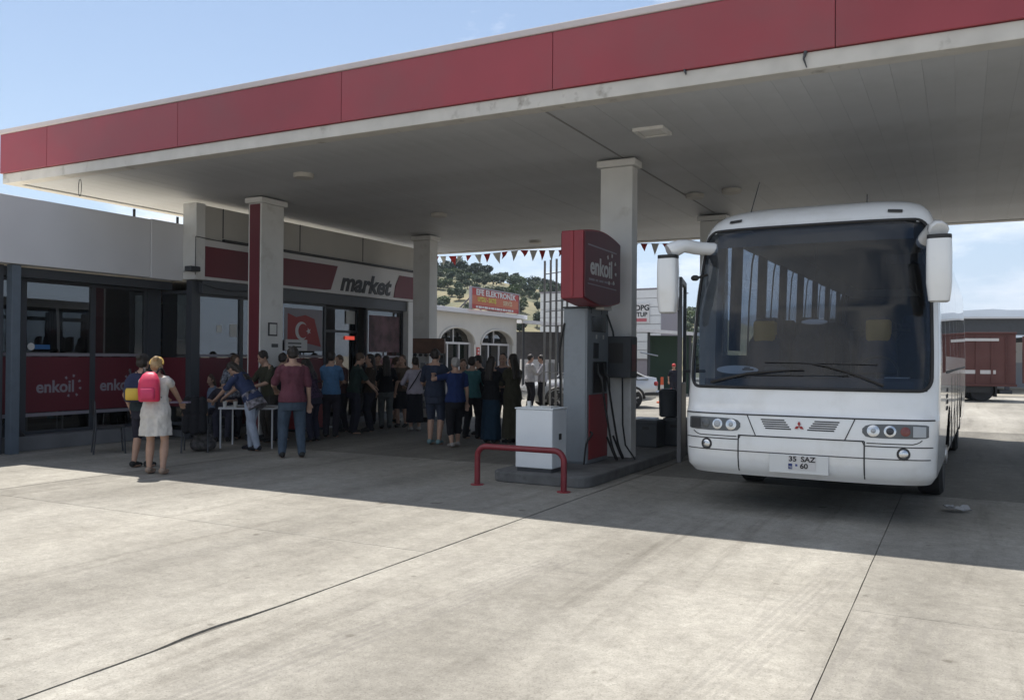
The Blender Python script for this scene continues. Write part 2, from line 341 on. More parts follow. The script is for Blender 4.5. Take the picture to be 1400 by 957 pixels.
# ---------------------------------------------------------------- canopy with its columns
CX0, CX1, CY0, CY1, CZ = -15.3, 7.4, 9.35, 21.6, 4.70
def canopy():
    c = thing('canopy', 'large petrol station canopy with faded red fascia and white columns', 'canopy', (0, 0, 0))
    B('roof_slab', M_cap, c, CX0+0.06, CX1-0.06, CY0+0.06, CY1-0.06, CZ+0.10, CZ+0.80)
    B('ceiling_backing', M_ceil, c, CX0+0.225, CX1-0.225, CY0+0.225, CY1-0.225, CZ+0.022, CZ+0.095)
    for (x0, x1, y0, y1) in ((CX0, CX1, CY0, CY0+0.22), (CX0, CX1, CY1-0.22, CY1), (CX0, CX0+0.22, CY0+0.22, CY1-0.22), (CX1-0.22, CX1, CY0+0.22, CY1-0.22)):
        B('border_beam', M_wstain, c, x0, x1, y0, y1, CZ-0.012, CZ+0.165, 0.008)
    jx = [CX0-0.03] + [-14.0+3.21*k for k in range(7)] + [CX1+0.03]
    for a, b in zip(jx, jx[1:]):
        for y0, y1 in ((CY0-0.035, CY0+0.03), (CY1-0.03, CY1+0.035)):
            B('fascia_panel', M_red, c, a+0.003, b-0.003, y0, y1, CZ+0.170, CZ+0.865, 0.006)
    jy = [CY0+0.035, 12.4, 15.5, 18.6, CY1-0.035]
    for a, b in zip(jy, jy[1:]):
        for x0, x1 in ((CX0-0.03, CX0+0.03), (CX1-0.03, CX1+0.03)):
            B('fascia_panel', M_red, c, x0, x1, a+0.003, b-0.003, CZ+0.170, CZ+0.865, 0.006)
    B('coping', M_cap, c, CX0-0.05, CX1+0.05, CY0-0.055, CY1+0.055, CZ+0.868, CZ+0.955, 0.012)
    # ceiling boards running front to back
    sw = 0.30; n = int((CX1-CX0-0.46)/sw); x = CX0+0.23
    me = MB().box(0.0008, sw-0.0008, CY0+0.225, CY1-0.225, 0, 0.03).mesh('ceiling_slat'); me.materials.append(M_ceil)
    r = random.Random(5)
    for k in range(n):
        if abs(x+k*sw+sw/2+4.6) < 0.02: continue
        o = bpy.data.objects.new('ceiling_slat', me); col.objects.link(o); o.parent = c
        o.location = (x+k*sw, 0, CZ+0.012+r.uniform(-0.0012, 0.0012))
    # columns: footprint centre and size
    def column(cx, cy, wx, wy, stripe=False):
        o = B('column', M_white, c, cx-wx/2, cx+wx/2, cy-wy/2, cy+wy/2, 0, CZ-0.13, 0.012)
        mb = MB(); e = 0.055
        mb.box(cx-wx/2-e, cx+wx/2+e, cy-wy/2-e, cy+wy/2+e, CZ-0.128, CZ-0.02)
        cap = mb.build('capital', M_white, c, 0.02); cap.parent = o
        mb = MB(); e = 0.02
        mb.box(cx-wx/2-e, cx+wx/2+e, cy-wy/2-e, cy+wy/2+e, 0.001, 0.12)
        mb.build('base_collar', M_dark, o, 0.01)
        if stripe: B('red_stripe', M_redv, o, cx-wx/2+0.045, cx+wx/2-0.03, cy-wy/2-0.012, cy-wy/2+0.01, 0.13, CZ-0.15)
        return o
    k = column(-12.06, 12.58, 0.33, 0.62, True)
    fr = B('notice_frame', M_ink, k, -11.895-0.002, -11.88, 12.48, 12.72, 2.02, 2.28); B('notice_paper', M_paper, k, -11.879, -11.875, 12.51, 12.69, 2.05, 2.25)
    B('name_plate', M_dark, k, -11.897, -11.885, 12.58, 12.75, 1.80, 1.87)
    column(-12.06, 18.2, 0.50, 0.36)
    column(-4.69, 12.45, 0.52, 0.24)
    column(-4.69, 18.2, 0.52, 0.36)
    column(2.7, 12.45, 0.52, 0.30); column(2.7, 18.2, 0.52, 0.36)
    for x in (-4.60, 2.75): B('ceiling_joint', mat('joint grey', (0.24, 0.24, 0.24), 0.8), c, x-0.014, x+0.014, CY0+0.24, CY1-0.24, CZ+0.004, CZ+0.0105)
    # ceiling lamps
    def lamp(p, w, d):
        mb = MB(); x, y = p.x, p.y
        mb.box(x-w/2, x+w/2, y-d/2, y-d/2+0.05, CZ-0.03, CZ+0.02).box(x-w/2, x+w/2, y+d/2-0.05, y+d/2, CZ-0.03, CZ+0.02)
        mb.box(x-w/2, x-w/2+0.05, y-d/2+0.05, y+d/2-0.05, CZ-0.03, CZ+0.02).box(x+w/2-0.05, x+w/2, y-d/2+0.05, y+d/2-0.05, CZ-0.03, CZ+0.02)
        o = mb.build('ceiling_light', M_white, c)
        B('diffuser', mat('lamp diffuser', (0.45, 0.45, 0.43), 0.3), o, x-w/2+0.05, x+w/2-0.05, y-d/2+0.05, y+d/2-0.05, CZ-0.015, CZ+0.01)
    lamp(G(892, 180, CZ), 0.42, 0.42)
    for px, py in ((415, 239), (732, 330), (1000, 260), (950, 267), (600, 293)):
        p = G(px, py, CZ)
        MB().lathe([(0.16, -0.06), (0.17, -0.03), (0.17, 0.012)], (p.x, p.y, CZ), 18).build('ceiling_light', M_panel, c, smooth=40)
    p = G(108, 245, CZ); mb = MB(); pts = []
    for i in range(15):
        a = 2*math.pi*i/14; pts.append((p.x+0.045*math.cos(a)*0.9, p.y+0.02, CZ-0.15+0.15*math.sin(a)))
    mb.tube(pts, 0.006, 5).build('cable_loop', M_dark, c)
    p = G(1092, 75, CZ); mb = MB().tube([(p.x, CY0-0.02, CZ+0.17), (p.x-0.02, CY0-0.03, CZ+0.09), (p.x+0.01, CY0-0.02, CZ)], [0.022, 0.012, 0.006], 5); mb.build('hanging_wire', M_dark, c)
    p = G(922, 103, CZ); mb = MB().tube([(p.x, CY0-0.02, CZ+0.17), (p.x+0.02, CY0-0.03, CZ+0.11)], [0.02, 0.006], 5); mb.build('hanging_wire', M_dark, c)
    return c
canopy()

# ---------------------------------------------------------------- writing: the station's logo (lower-case word and a ring of dots)
def logo(parent, m, origin, xdir, size, zdir=(0, 0, 1), ext=0.003, sx=1.0):
    F = frame(origin, xdir, zdir)
    text('enkoil', size, m, parent, F, 'lettering', bold=size*0.022, ext=ext, sx=sx)
    mb = MB(); cx, cy = size*0.98*sx, size*0.02
    for ang, rr in ((120, 0.62), (75, 0.68), (30, 0.64), (-12, 0.62), (-55, 0.66), (-105, 0.60)):
        a = R(ang); p = Vector((cx+size*rr*math.cos(a)*sx, cy+size*rr*math.sin(a)*0.95, 0)); s = size*0.075
        d = Vector((math.cos(a), math.sin(a), 0)); q = Vector((-d.y, d.x, 0))
        vs = [p-d*s-q*s*0.6, p+d*s-q*s, p+d*s+q*s, p-d*s+q*s*0.6]
        mb.add([F @ v for v in vs] + [F @ (v+Vector((0, 0, ext*2))) for v in vs], [(0, 3, 2, 1), (4, 5, 6, 7), (0, 1, 5, 4), (1, 2, 6, 5), (2, 3, 7, 6), (3, 0, 4, 7)])
    mb.build('logo_dots', m, parent)

# ---------------------------------------------------------------- market building (facade on x = -13.25) and glazed shop beside it
FX = -13.25
def pane_unit(parent, x, y0, y1, z0, z1, fw=0.05, red=True, base=0.28, mull=None, name='window'):
    """one glazed bay on a plane of constant x: frame, glass and its vinyl band"""
    mb = MB()
    mb.box(x-0.04, x+0.03, y0, y0+fw, z0, z1).box(x-0.04, x+0.03, y1-fw, y1, z0, z1)
    mb.box(x-0.04, x+0.03, y0+fw, y1-fw, z1-fw, z1).box(x-0.04, x+0.03, y0+fw, y1-fw, z0, z0+fw)
    if mull: mb.box(x-0.03, x+0.028, y0+fw, y1-fw, mull-0.03, mull+0.03)
    o = mb.build(name, M_frame, parent)
    B('pane', G_shop, o, x-0.008, x, y0+fw, y1-fw, z0+fw, z1-fw)
    if red:
        B('vinyl_band', M_redv, o, x+0.001, x+0.004, y0+fw, y1-fw, 0.62, 1.585)
        B('vinyl_stripe', M_lettg, o, x+0.001, x+0.0045, y0+fw, y1-fw, 1.60, 1.655)
        B('vinyl_stripe', M_lettg, o, x+0.001, x+0.0045, y0+fw, y1-fw, 0.545, 0.605)
    return o
def buildings():
    gx = -14.3
    t = thing('glazed_shop', 'low glass-fronted shop wing with pale parapet and red window bands', 'building', (gx, 8, 0))
    t.location = (0, 0, 0)
    B('parapet', M_wallp, t, -13.85, -13.6, 2.0, 11.15, 3.10, 4.20, 0.01); B('parapet', M_wallp, t, -13.88, -13.585, 11.155, 11.897, 3.09, 4.21, 0.01)
    B('roof_slab', M_roof, t, -24, -13.86, 2.0, 11.88, 3.08, 3.30)
    B('soffit_beam', M_frame, t, gx-0.06, -13.86, 2.02, 11.88, 2.92, 3.075)
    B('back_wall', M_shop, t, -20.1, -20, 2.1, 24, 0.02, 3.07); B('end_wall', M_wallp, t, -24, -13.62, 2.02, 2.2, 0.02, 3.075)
    B('floor_step', mat('step concrete', (0.16, 0.16, 0.165), 0.9, var=0.15, vscale=2), t, -20, -13.95, 2.2, 11.9, 0.0, 0.24, 0.01)
    ys = [2.3, 4.9, 6.9, 9.12, 10.45, 11.62, 11.95]
    for a, b in zip(ys[:-2], ys[1:-1]):
        o = pane_unit(t, gx, a, b, 0.25, 2.93)
        if a in (6.9, 9.12, 10.45):
            logo(o, M_lettg, (gx+0.005, (a+b)/2-0.05, 1.05), (0, 1, 0), 0.30)
    B('door_post', M_frame, t, gx-0.08, gx+0.05, 11.625, 11.95, 0.25, 2.93)
    B('steel_post', M_blue, t, -13.80, -13.65, 8.52, 8.67, 0.0, 3.09, 0.006)
    B('steel_post', M_frame, t, -14.05, -13.84, 8.33, 8.50, 0.0, 3.09, 0.006)
    # sticker on the glass
    o = B('sticker', mat('blue sticker', (0.03, 0.12, 0.30), 0.5), t, gx+0.002, gx+0.004, 9.28, 9.62, 1.72, 1.80)
    MB().lathe([(0.065, 0), (0.065, 0.006)], (gx+0.002, 9.27, 1.765), 14, 'X').build('sticker', M_paper, t)
    # shelves of goods inside
    for k in range(4):
        y = 3.2+k*2.4
        o = B('shelf_unit', M_shelf, t, -18.6, -18.2, y, y+1.7, 0.25, 1.9)
    B('counter', M_redv, t, -17, -16.3, 8.2, 11.2, 0.25, 1.25, 0.02)
    B('hanging_blind', M_panel, t, gx-0.25, gx-0.22, 10.55, 11.55, 2.35, 2.9)
    for k in range(2):
        mb = MB().tube([(-13.72, 10.87+k*1.0, 4.2), (-13.72, 10.87+k*1.0, 4.36)], 0.025, 6); mb.build('vent_pipe', M_dark, t)
    # ---- market
    m = thing('market_building', 'market shop front with red and white sign band under the canopy', 'building', (0, 0, 0))
    B('pilaster', M_white, m, FX-0.35, FX+0.02, 11.9, 12.13, 3.12, 4.62, 0.008)
    B('corner_post', M_frame, m, FX-0.30, FX-0.15, 11.96, 12.135, 0.0, 3.11)
    o = MB().box(-14.24, FX-0.31, 11.955, 11.99, 0.25, 0.31).box(-14.24, FX-0.31, 11.955, 11.99, 2.85, 2.91).build('window', M_frame, m); B('pane', G_shop, o, -14.24, FX-0.31, 11.968, 11.975, 0.31, 2.85); B('vinyl_band', M_redv, o, -14.24, FX-0.31, 11.96, 11.965, 0.62, 1.585)
    B('upper_wall', M_panel, m, FX-0.30, FX-0.02, 12.135, 19.5, 3.922, 4.60)
    for y in (12.62, 14.9, 17.2): B('panel_joint', M_dark, m, FX-0.021, FX-0.014, y-0.012, y+0.012, 4.0, 4.6)
    B('gutter', M_black, m, FX-0.03, FX+0.05, 12.60, 19.5, 3.925, 3.975)
    B('sign_band', M_lett, m, FX-0.28, FX, 12.135, 19.52, 3.13, 3.92)
    B('roof_slab', M_roof, m, -24, FX-0.36, 11.9, 19.5, 3.08, 3.30)
    B('end_wall', M_white, m, -24, FX-0.31, 19.53, 19.75, 0.0, 3.35)
    B('corner_post', M_white, m, FX-0.30, FX-0.005, 19.2, 19.52, 0.0, 3.12)
    # red shapes of the sign, slanted ends
    MB().prism([(12.14, 3.79), (16.2, 3.79), (15.95, 3.21), (15.75, 3.19), (12.14, 3.19)], 'X', FX+0.001, FX+0.014).build('sign_red', M_redv, m)
    MB().prism([(18.75, 3.79), (19.51, 3.79), (19.51, 3.19), (18.50, 3.19), (18.57, 3.5)], 'X', FX+0.001, FX+0.014).build('sign_red', M_redv, m)
    text('market', 0.62, M_ink, m, frame((FX+0.004, 17.30, 3.42), (0, 1, 0)), 'lettering', bold=0.02, shear=0.28, ext=0.008, sx=1.12)
    B('soffit_beam', M_frame, m, FX-0.5, FX-0.06, 12.14, 19.2, 2.86, 3.125)
    gx2 = FX-0.20
    pane_unit(m, gx2, 12.14, 13.30, 0.14, 2.86)
    pane_unit(m, gx2, 13.30, 14.35, 0.14, 2.86)
    o = pane_unit(m, gx2, 14.36, 16.0, 0.14, 2.86, red=True)
    # flag poster on the inside of that window
    fp = B('flag_poster', M_lettg, o, gx2+0.002, gx2+0.004, 14.62, 15.9, 1.75, 2.72)
    yy = [(14.72, 2.60), (15.0, 2.52), (15.3, 2.58), (15.62, 2.50), (15.86, 1.85), (15.4, 1.92), (15.05, 1.82), (14.72, 1.92)]
    MB().prism(yy, 'X', gx2+0.0045, gx2+0.006).build('flag_field', mat('flag red', (0.30, 0.03, 0.03), 0.6), fp)
    pts = []
    for i in range(25):
        a = R(50+260*i/24); pts.append((15.18+0.21*math.cos(a), 2.21+0.21*math.sin(a)))
    for i in range(25):
        a = R(310-260*i/24+0)
        pts.append((15.235+0.165*math.cos(a), 2.21+0.165*math.sin(a)))
    MB().prism(pts, 'X', gx2+0.0065, gx2+0.008).build('flag_crescent', M_lett, fp)
    st = []
    for i in range(10):
        a = R(90+36*i+18); rr = 0.085 if i % 2 == 0 else 0.035; st.append((15.42+rr*math.cos(a), 2.21+rr*math.sin(a)))
    MB().prism(st, 'X', gx2+0.0065, gx2+0.008).build('flag_star', M_lett, fp)
    # doorway
    d = pane_unit(m, gx2-0.25, 16.02, 17.55, 0.10, 2.85, red=False, name='door', mull=2.25)
    MB().tube([(gx2-0.18, 16.75, 0.9), (gx2-0.18, 16.75, 1.3)], 0.015, 6).build('handle', M_chrome, d)
    e = bpy.data.materials.new('open sign led'); e.use_nodes = True; eb = e.node_tree.nodes['Principled BSDF']
    eb.inputs['Base Color'].default_value = (0.5, 0.03, 0.02, 1); eb.inputs['Emission Color'].default_value = (1, 0.12, 0.08, 1); eb.inputs['Emission Strength'].default_value = 0.35
    B('led_sign', e, m, gx2-0.24, gx2-0.21, 17.05, 17.40, 2.05, 2.14)
    B('notice', M_paper, m, gx2-0.235, gx2-0.22, 17.08, 17.42, 2.45, 2.78)
    o = pane_unit(m, gx2, 17.58, 19.19, 0.14, 2.86)
    B('poster', mat('dim poster', (0.10, 0.05, 0.06), 0.7, var=0.6, vscale=4), o, gx2+0.002, gx2+0.004, 17.72, 19.05, 1.75, 2.70)
    B('floor_step', MATS['step concrete'], m, -20, FX-0.02, 12.14, 19.5, 0.0, 0.13, 0.01)
    for k in range(3): B('shelf_unit', M_shelf, m, -17.2, -16.7, 12.6+k*2.2, 14.2+k*2.2, 0.13, 2.0)
    B('cooler_cabinet', mat('cooler white', (0.5, 0.5, 0.52), 0.4), m, -15.2, -14.5, 13.5, 14.3, 0.13, 1.9, 0.02)
    B('window_blind', M_panel, m, gx2-0.14, gx2-0.12, 12.2, 13.25, 2.1, 2.84)
    # stickers on the first window
    B('notice', M_paper, m, gx2+0.003, gx2+0.006, 13.0, 13.2, 2.02, 2.28); B('notice', M_paper, m, gx2+0.003, gx2+0.006, 12.65, 12.78, 2.1, 2.25)
    # price board behind the column
    B('price_board', M_lett, m, FX+0.02, FX+0.05, 14.4, 15.1, 1.75, 2.0)
    for z in (1.82, 1.90): B('board_line', M_ink, m, FX+0.051, FX+0.054, 14.47, 14.9, z, z+0.03)
    # floodlight and cables
    fl = thing('floodlight', 'small floodlight with loose cable on the shop corner', 'floodlight', (FX+0.1, 11.75, 3.3))
    MB().box(-0.09, 0.09, -0.12, 0.12, -0.05, 0.05).build('housing', M_dark, fl, 0.015); MB().tube([(-0.1, 0, 0), (-0.35, 0.1, -0.02)], 0.02, 6).build('bracket', M_alu, fl)
    pts = [(FX+0.03, 11.95+0.45*i/1, 3.05-0.10*math.sin(math.pi*i/4)) for i in range(5)]
    MB().tube(pts, 0.01, 5).build('cable', M_dark, fl, smooth=180).location = (-(FX+0.1), -11.75, -3.3)
    MB().tube([(FX+0.03, 11.88, 3.95), (FX+0.03, 11.88, 3.2)], 0.008, 5).build('cable', M_dark, fl).location = (-(FX+0.1), -11.75, -3.3)
    MB().tube([(FX+0.035, 11.88, 3.95), (FX+0.035, 12.15, 3.94), (FX+0.02, 12.6, 3.93)], 0.008, 5).build('cable', M_dark, fl).location = (-(FX+0.1), -11.75, -3.3)
buildings()
# ---------------------------------------------------------------- pump island
M_grey = mat('pump grey panel', (0.22, 0.245, 0.27), 0.45, var=0.05, vscale=3, dirt=(0.16, 0.17, 0.18), dirt_scale=3, dirt_pos=(0.5, 0.8))
M_wcab = mat('cabinet white', (0.66, 0.69, 0.72), 0.45, var=0.04, vscale=3)
M_pred = mat('pump red', (0.26, 0.02, 0.03), 0.4)
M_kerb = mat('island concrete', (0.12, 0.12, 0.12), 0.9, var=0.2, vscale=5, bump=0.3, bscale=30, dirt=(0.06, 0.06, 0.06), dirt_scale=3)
M_cyl = mat('dark plastic bin', (0.035, 0.04, 0.047), 0.6, var=0.15)
def island():
    pts = []
    for (cx, cy, a0) in ((-4.35, 9.95+0.2, -90), (-4.35, 15.6, 0), (-5.35, 15.6, 90), (-5.35, 10.15, 180)):
        for k in range(5):
            a = R(a0+90*k/4); pts.append((cx+0.2*math.cos(a), cy+0.2*math.sin(a)))
    k = MB().prism(pts, 'Z', 0.0, 0.14).build('pump_island', M_kerb, None, 0.02)
    tag(k, 'low concrete kerb island under the fuel pump', 'kerb island')
    # hoop rail
    t = thing('hoop_rail', 'bent red steel tube guarding the end of the pump island', 'guard rail', (-4.92, 9.58, 0))
    p = []; x0, x1, h, r = -0.60, 0.62, 0.50, 0.13
    p.append((x0, 0, 0.0))
    for i in range(7): a = R(180-90*i/6); p.append((x0+r+r*math.cos(a), 0, h-r+r*math.sin(a)))
    for i in range(7): a = R(90-90*i/6); p.append((x1-r+r*math.cos(a), 0, h-r+r*math.sin(a)))
    p.append((x1, 0, 0.0))
    MB().tube(p, 0.038, 14).build('tube', mat('scuffed red tube', (0.17, 0.016, 0.024), 0.4, var=0.15, vscale=9, dirt=(0.12, 0.03, 0.03), dirt_scale=8, dirt_pos=(0.6, 0.75)), t, smooth=60)
    for x in (x0, x1): MB().lathe([(0.085, 0.0), (0.085, 0.012)], (x, 0, 0.001), 14).build('foot_plate', M_pred, t)
    # white cabinet
    t = thing('cabinet', 'plain white metal cabinet standing in front of the fuel pump', 'cabinet', (-4.98, 10.12, 0.14))
    B('body', M_wcab, t, -0.27, 0.27, 0, 0.45, 0.05, 0.82, 0.012); B('plinth', M_dark, t, -0.25, 0.25, 0.02, 0.43, 0.0, 0.05)
    B('latch', M_black, t, 0.270, 0.282, 0.20, 0.27, 0.42, 0.50, 0.004); B('lid', M_wcab, t, -0.28, 0.28, -0.01, 0.46, 0.822, 0.84, 0.004)
    MB().box(-0.19, -0.13, 0.15, 0.21, 0.84, 0.86).box(-0.18, -0.14, 0.16, 0.20, 0.86, 0.92).build('bottle_stub', M_paper, t); B('paper_tray', M_paper, t, -0.06, 0.20, 0.1, 0.35, 0.841, 0.856)
    # fuel pump
    t = thing('fuel_pump', 'tall grey fuel pump with red lower panel, black hoses and nozzles', 'fuel pump', (-4.865, 11.2, 0.14))
    B('housing', M_grey, t, -0.185, 0.185, 0.0, 0.82, 0.0, 2.21, 0.015)
    B('end_panel', M_grey, t, -0.165, 0.165, -0.012, 0.0, 0.03, 2.18, 0.006)
    B('top_cap', M_dark, t, -0.2, 0.2, -0.02, 0.84, 2.212, 2.235, 0.006)
    for s in (1, -1):
        x0, x1 = (0.186, 0.200) if s > 0 else (-0.200, -0.186)
        B('display', mat('pump display', (0.03, 0.035, 0.04), 0.15), t, x0, x1, 0.16, 0.68, 1.88, 2.10, 0.006)
        B('red_panel', M_pred, t, x0, x1, 0.06, 0.76, 0.06, 0.98, 0.006)
        B('nozzle_recess', M_black, t, x0, x1, 0.20, 0.72, 1.0, 1.45, 0.006)
        B('key_pad', M_dark, t, x0, x1, 0.22, 0.40, 1.5, 1.72)
        xs = 0.24*s
        n = MB().tube([(xs, 0.30, 1.28), (xs+0.05*s, 0.30, 1.22), (xs+0.06*s, 0.32, 1.06)], [0.022, 0.030, 0.018], 8)
        n.tube([(xs, 0.30, 1.28), (xs-0.01*s, 0.30, 1.42)], [0.018, 0.011], 8).build('nozzle', M_black, t, smooth=60)
        n = MB().tube([(xs, 0.55, 1.28), (xs+0.05*s, 0.55, 1.22), (xs+0.06*s, 0.57, 1.06)], [0.022, 0.030, 0.018], 8)
        n.tube([(xs, 0.55, 1.28), (xs-0.01*s, 0.55, 1.42)], [0.018, 0.011], 8).build('nozzle', M_black, t, smooth=60)
        for y in (0.31, 0.56):
            pts = [(0.06*s+xs, y, 1.06), (xs+0.10*s, y+0.05, 0.7), (xs+0.16*s, y+0.12, 0.25), (xs+0.20*s, y+0.22, 0.05), (xs+0.14*s, y+0.3, 0.06), (xs+0.02*s, y+0.28, 0.35)]
            MB().tube(smooth_path(pts), 0.016, 7).build('hose', M_rubber, t, smooth=60)
    pts = [(-0.0+0.10, 0.05, 0.55), (0.24, -0.12, 0.40), (0.26, -0.2, 0.18), (0.22, -0.17, 0.02)]
    MB().tube(smooth_path([(0.2, 0.1, 0.45), (0.27, 0.0, 0.43), (0.24, -0.14, 0.30), (0.22, -0.17, 0.02)]), 0.013, 7).build('hose', M_rubber, t, smooth=60)
    MB().tube([(0.198, 0.72, 2.15), (0.24, 0.86, 1.9), (0.25, 0.93, 1.6)], 0.016, 6).build('hose_arm', M_dark, t)
    pts = [(-0.16, -0.02, 2.0), (-0.23, -0.02, 1.6), (-0.24, 0.02, 1.2), (-0.23, 0.03, 0.7), (-0.24, 0.05, 0.4)]
    MB().tube(smooth_path(pts), 0.014, 7).build('hose', M_rubber, t, smooth=60)
    for y in (0.28, 0.55): B('label_strip', M_paper, t, 0.2005, 0.202, y, y+0.05, 1.78, 1.84)
    # card reader box on the column
    t = thing('terminal_box', 'dark terminal box fixed to the column beside the pump', 'terminal box', (-4.55, 12.12, 1.35))
    B('housing', M_cyl, t, -0.17, 0.22, -0.09, 0.20, 0, 0.62, 0.015); B('screen', M_black, t, -0.12, 0.10, -0.098, -0.09, 0.22, 0.52)
    B('side_label', M_redv, t, 0.2205, 0.223, -0.04, 0.14, 0.1, 0.5); MB().tube([(0.05, 0.02, 0), (0.06, 0.02, -0.7), (0.12, -0.02, -1.0), (0.3, -0.1, -1.19)], 0.014, 6).build('cable', M_rubber, t)
    # light box sign over the pump
    t = thing('light_box_sign', 'red light box sign with white lettering above the fuel pump', 'sign', (-4.66, 10.62, 2.46))
    L = 1.40; prof = []
    def top(y): return 0.90+0.075*math.sin(math.pi*min(max(y/L*0.92+0.04, 0), 1)) - 0.10*max(0, (y/L-0.45))**1.6
    ys = [L*i/14 for i in range(15)]
    prof = [(y, top(y)) for y in ys] + [(y, 0.0-0.09*math.sin(math.pi*min(1, y/L*0.95+0.03))) for y in reversed(ys)]
    b = MB().prism(prof, 'X', -0.17, 0.155).build('box', mat('sign red body', (0.22, 0.018, 0.028), 0.4, var=0.05), t, 0.01)
    face = [(y*0.955+0.03, z*0.955+0.018) for y, z in prof]
    f = MB().prism(face, 'X', 0.156, 0.172).build('face', mat('sign face', (0.095, 0.016, 0.026), 0.5, var=0.05), t)
    MB().prism(face, 'X', -0.187, -0.171).build('face', mat('sign face', (0.095, 0.016, 0.026), 0.5), t)
    B('edge_strip', M_pred, t, -0.03, 0.01, -0.012, 0.0, 0.02, 0.90)
    logo(f, M_lett, (0.175, 0.62, 0.44), (0, 1, 0), 0.34)
    for z0, z1 in ((0.72, 0.74), (0.19, 0.205)): MB().prism([(0.12, z0), (1.2, z0-0.02), (1.2, z1-0.02), (0.12, z1)], 'X', 0.1725, 0.176).build('rule_line', M_lettg, f)
    mb = MB(); yy = 0.16
    for wd in (0.20, 0.10, 0.16, 0.24, 0.12):
        mb.box(0.1725, 0.176, yy, yy+wd, 0.245, 0.275); yy += wd+0.035
    mb.build('small_print', M_lettg, f)
    for y, x in ((0.72, -0.1), (1.12, 0.06), (0.72, 0.06)): MB().tube([(x-0.10, y, -0.18), (x-0.10, y, -0.02)], 0.025, 8).build('post', M_dark, t)
    B('ballast_box', M_paper, t, -0.05, 0.12, 0.86, 1.16, -0.12, -0.06)
    # bins and crates on the far end of the island
    t = thing('waste_bin', 'dark rounded waste bin standing on the crates of the island', 'bin', (-4.55, 14.6, 0.62))
    MB().lathe([(0.13, 0.0), (0.16, 0.02), (0.17, 0.42), (0.175, 0.44), (0.165, 0.46)], (0, 0, 0), 20).build('drum', M_cyl, t, smooth=40); MB().lathe([(0.15, 0.461), (0.13, 0.49), (0.02, 0.50)], (0, 0, 0), 20).build('lid', M_cyl, t, smooth=40)
    for k, (x, y, s, lab, mm) in enumerate(((-4.72, 14.1, 0.46, 'dark plastic crate beside the column on the island', M_cyl), (-4.38, 14.55, 0.48, 'dark plastic crate carrying the rounded waste bin', M_cyl), (-5.02, 14.75, 0.44, 'pale grey box behind the pump column', M_wcab))):
        t = thing('crate', lab, 'crate', (x, y, 0.14), R(4*k-3))
        mb = MB().box(-0.2, 0.2, -0.2, 0.2, 0, s); mb.build('body', mm, t, 0.02)
        B('rim', mm, t, -0.212, 0.212, -0.212, 0.212, s-0.07, s-0.03, 0.006); B('grip', M_black, t, -0.06, 0.06, -0.204, -0.2, s-0.16, s-0.11)
def smooth_path(pts, n=5):
    P = [Vector(p) for p in pts]; out = []
    for i in range(len(P)-1):
        p0, p1, p2, p3 = P[max(i-1, 0)], P[i], P[i+1], P[min(i+2, len(P)-1)]
        for k in range(n):
            t = k/n
            out.append(0.5*((2*p1)+(p2-p0)*t+(2*p0-5*p1+4*p2-p3)*t*t+(3*p1-p0-3*p2+p3)*t**3))
    out.append(P[-1]); return out
island()

# ---------------------------------------------------------------- bunting along the back edge, steel lattice
def bunting():
    t = thing('bunting', 'string of red and white pennants hung along the canopy back edge', 'bunting', (0, 0, 0))
    x0, x1, y = -14.6, -1.0, 21.42
    def z(x): return 4.66-0.07*abs(math.sin((x-x0)*0.9))
    n = 46; xs = [x0+(x1-x0)*i/n for i in range(n+1)]
    MB().tube([(x, y, z(x)) for x in xs], 0.005, 4).build('string', M_dark, t)
    r = random.Random(11)
    mr_ = mat('pennant red', (0.38, 0.03, 0.03), 0.8, var=0.1); mw = mat('pennant white', (0.55, 0.55, 0.53), 0.8, var=0.1)
    for i in range(n):
        x = xs[i]+0.04; w_ = r.uniform(0.19, 0.25); tw = r.uniform(-0.16, 0.16); h = r.uniform(0.18, 0.32); zz = z(x)
        mb = MB()
        a = [(x, y, zz), (x+w_, y+tw*0.2, z(x+w_)), (x+w_*0.75, y+tw*0.6, zz-h*0.5), (x+w_*(0.5+r.uniform(-.28, .28)), y+tw, zz-h), (x+w_*0.25, y+tw*0.5, zz-h*0.5)]
        mb.add(a+[(p[0], p[1]+0.003, p[2]) for p in a], [(0, 1, 2, 3, 4), (9, 8, 7, 6, 5)]+[(k, (k+1) % 5, 5+(k+1) % 5, 5+k) for k in range(5)])
        mb.build('pennant', mr_ if i % 2 == 0 else mw, t)
    # lattice of steel bars
    t = thing('steel_lattice', 'tall rusty steel bar lattice standing behind the fuel pump', 'steel lattice', (0, 0, 0))
    A = AT(744, 488, 26.4); Bp = AT(775, 488, 25.3); m = mat('galvanised bar', (0.16, 0.16, 0.155), 0.6, var=0.2)
    for f in (0, 0.27, 0.53, 0.78, 1.0):
        p = A.lerp(Bp, f); MB().tube([(p.x, p.y, 0), (p.x, p.y, 4.62)], 0.036, 6).build('upright', m, t)
    for zz in (1.2, 2.6, 3.05, 3.35, 4.2):
        MB().tube([(A.x, A.y-0.03, zz), (Bp.x, Bp.y-0.03, zz)], 0.016, 6).build('cross_bar', m, t)
bunting()
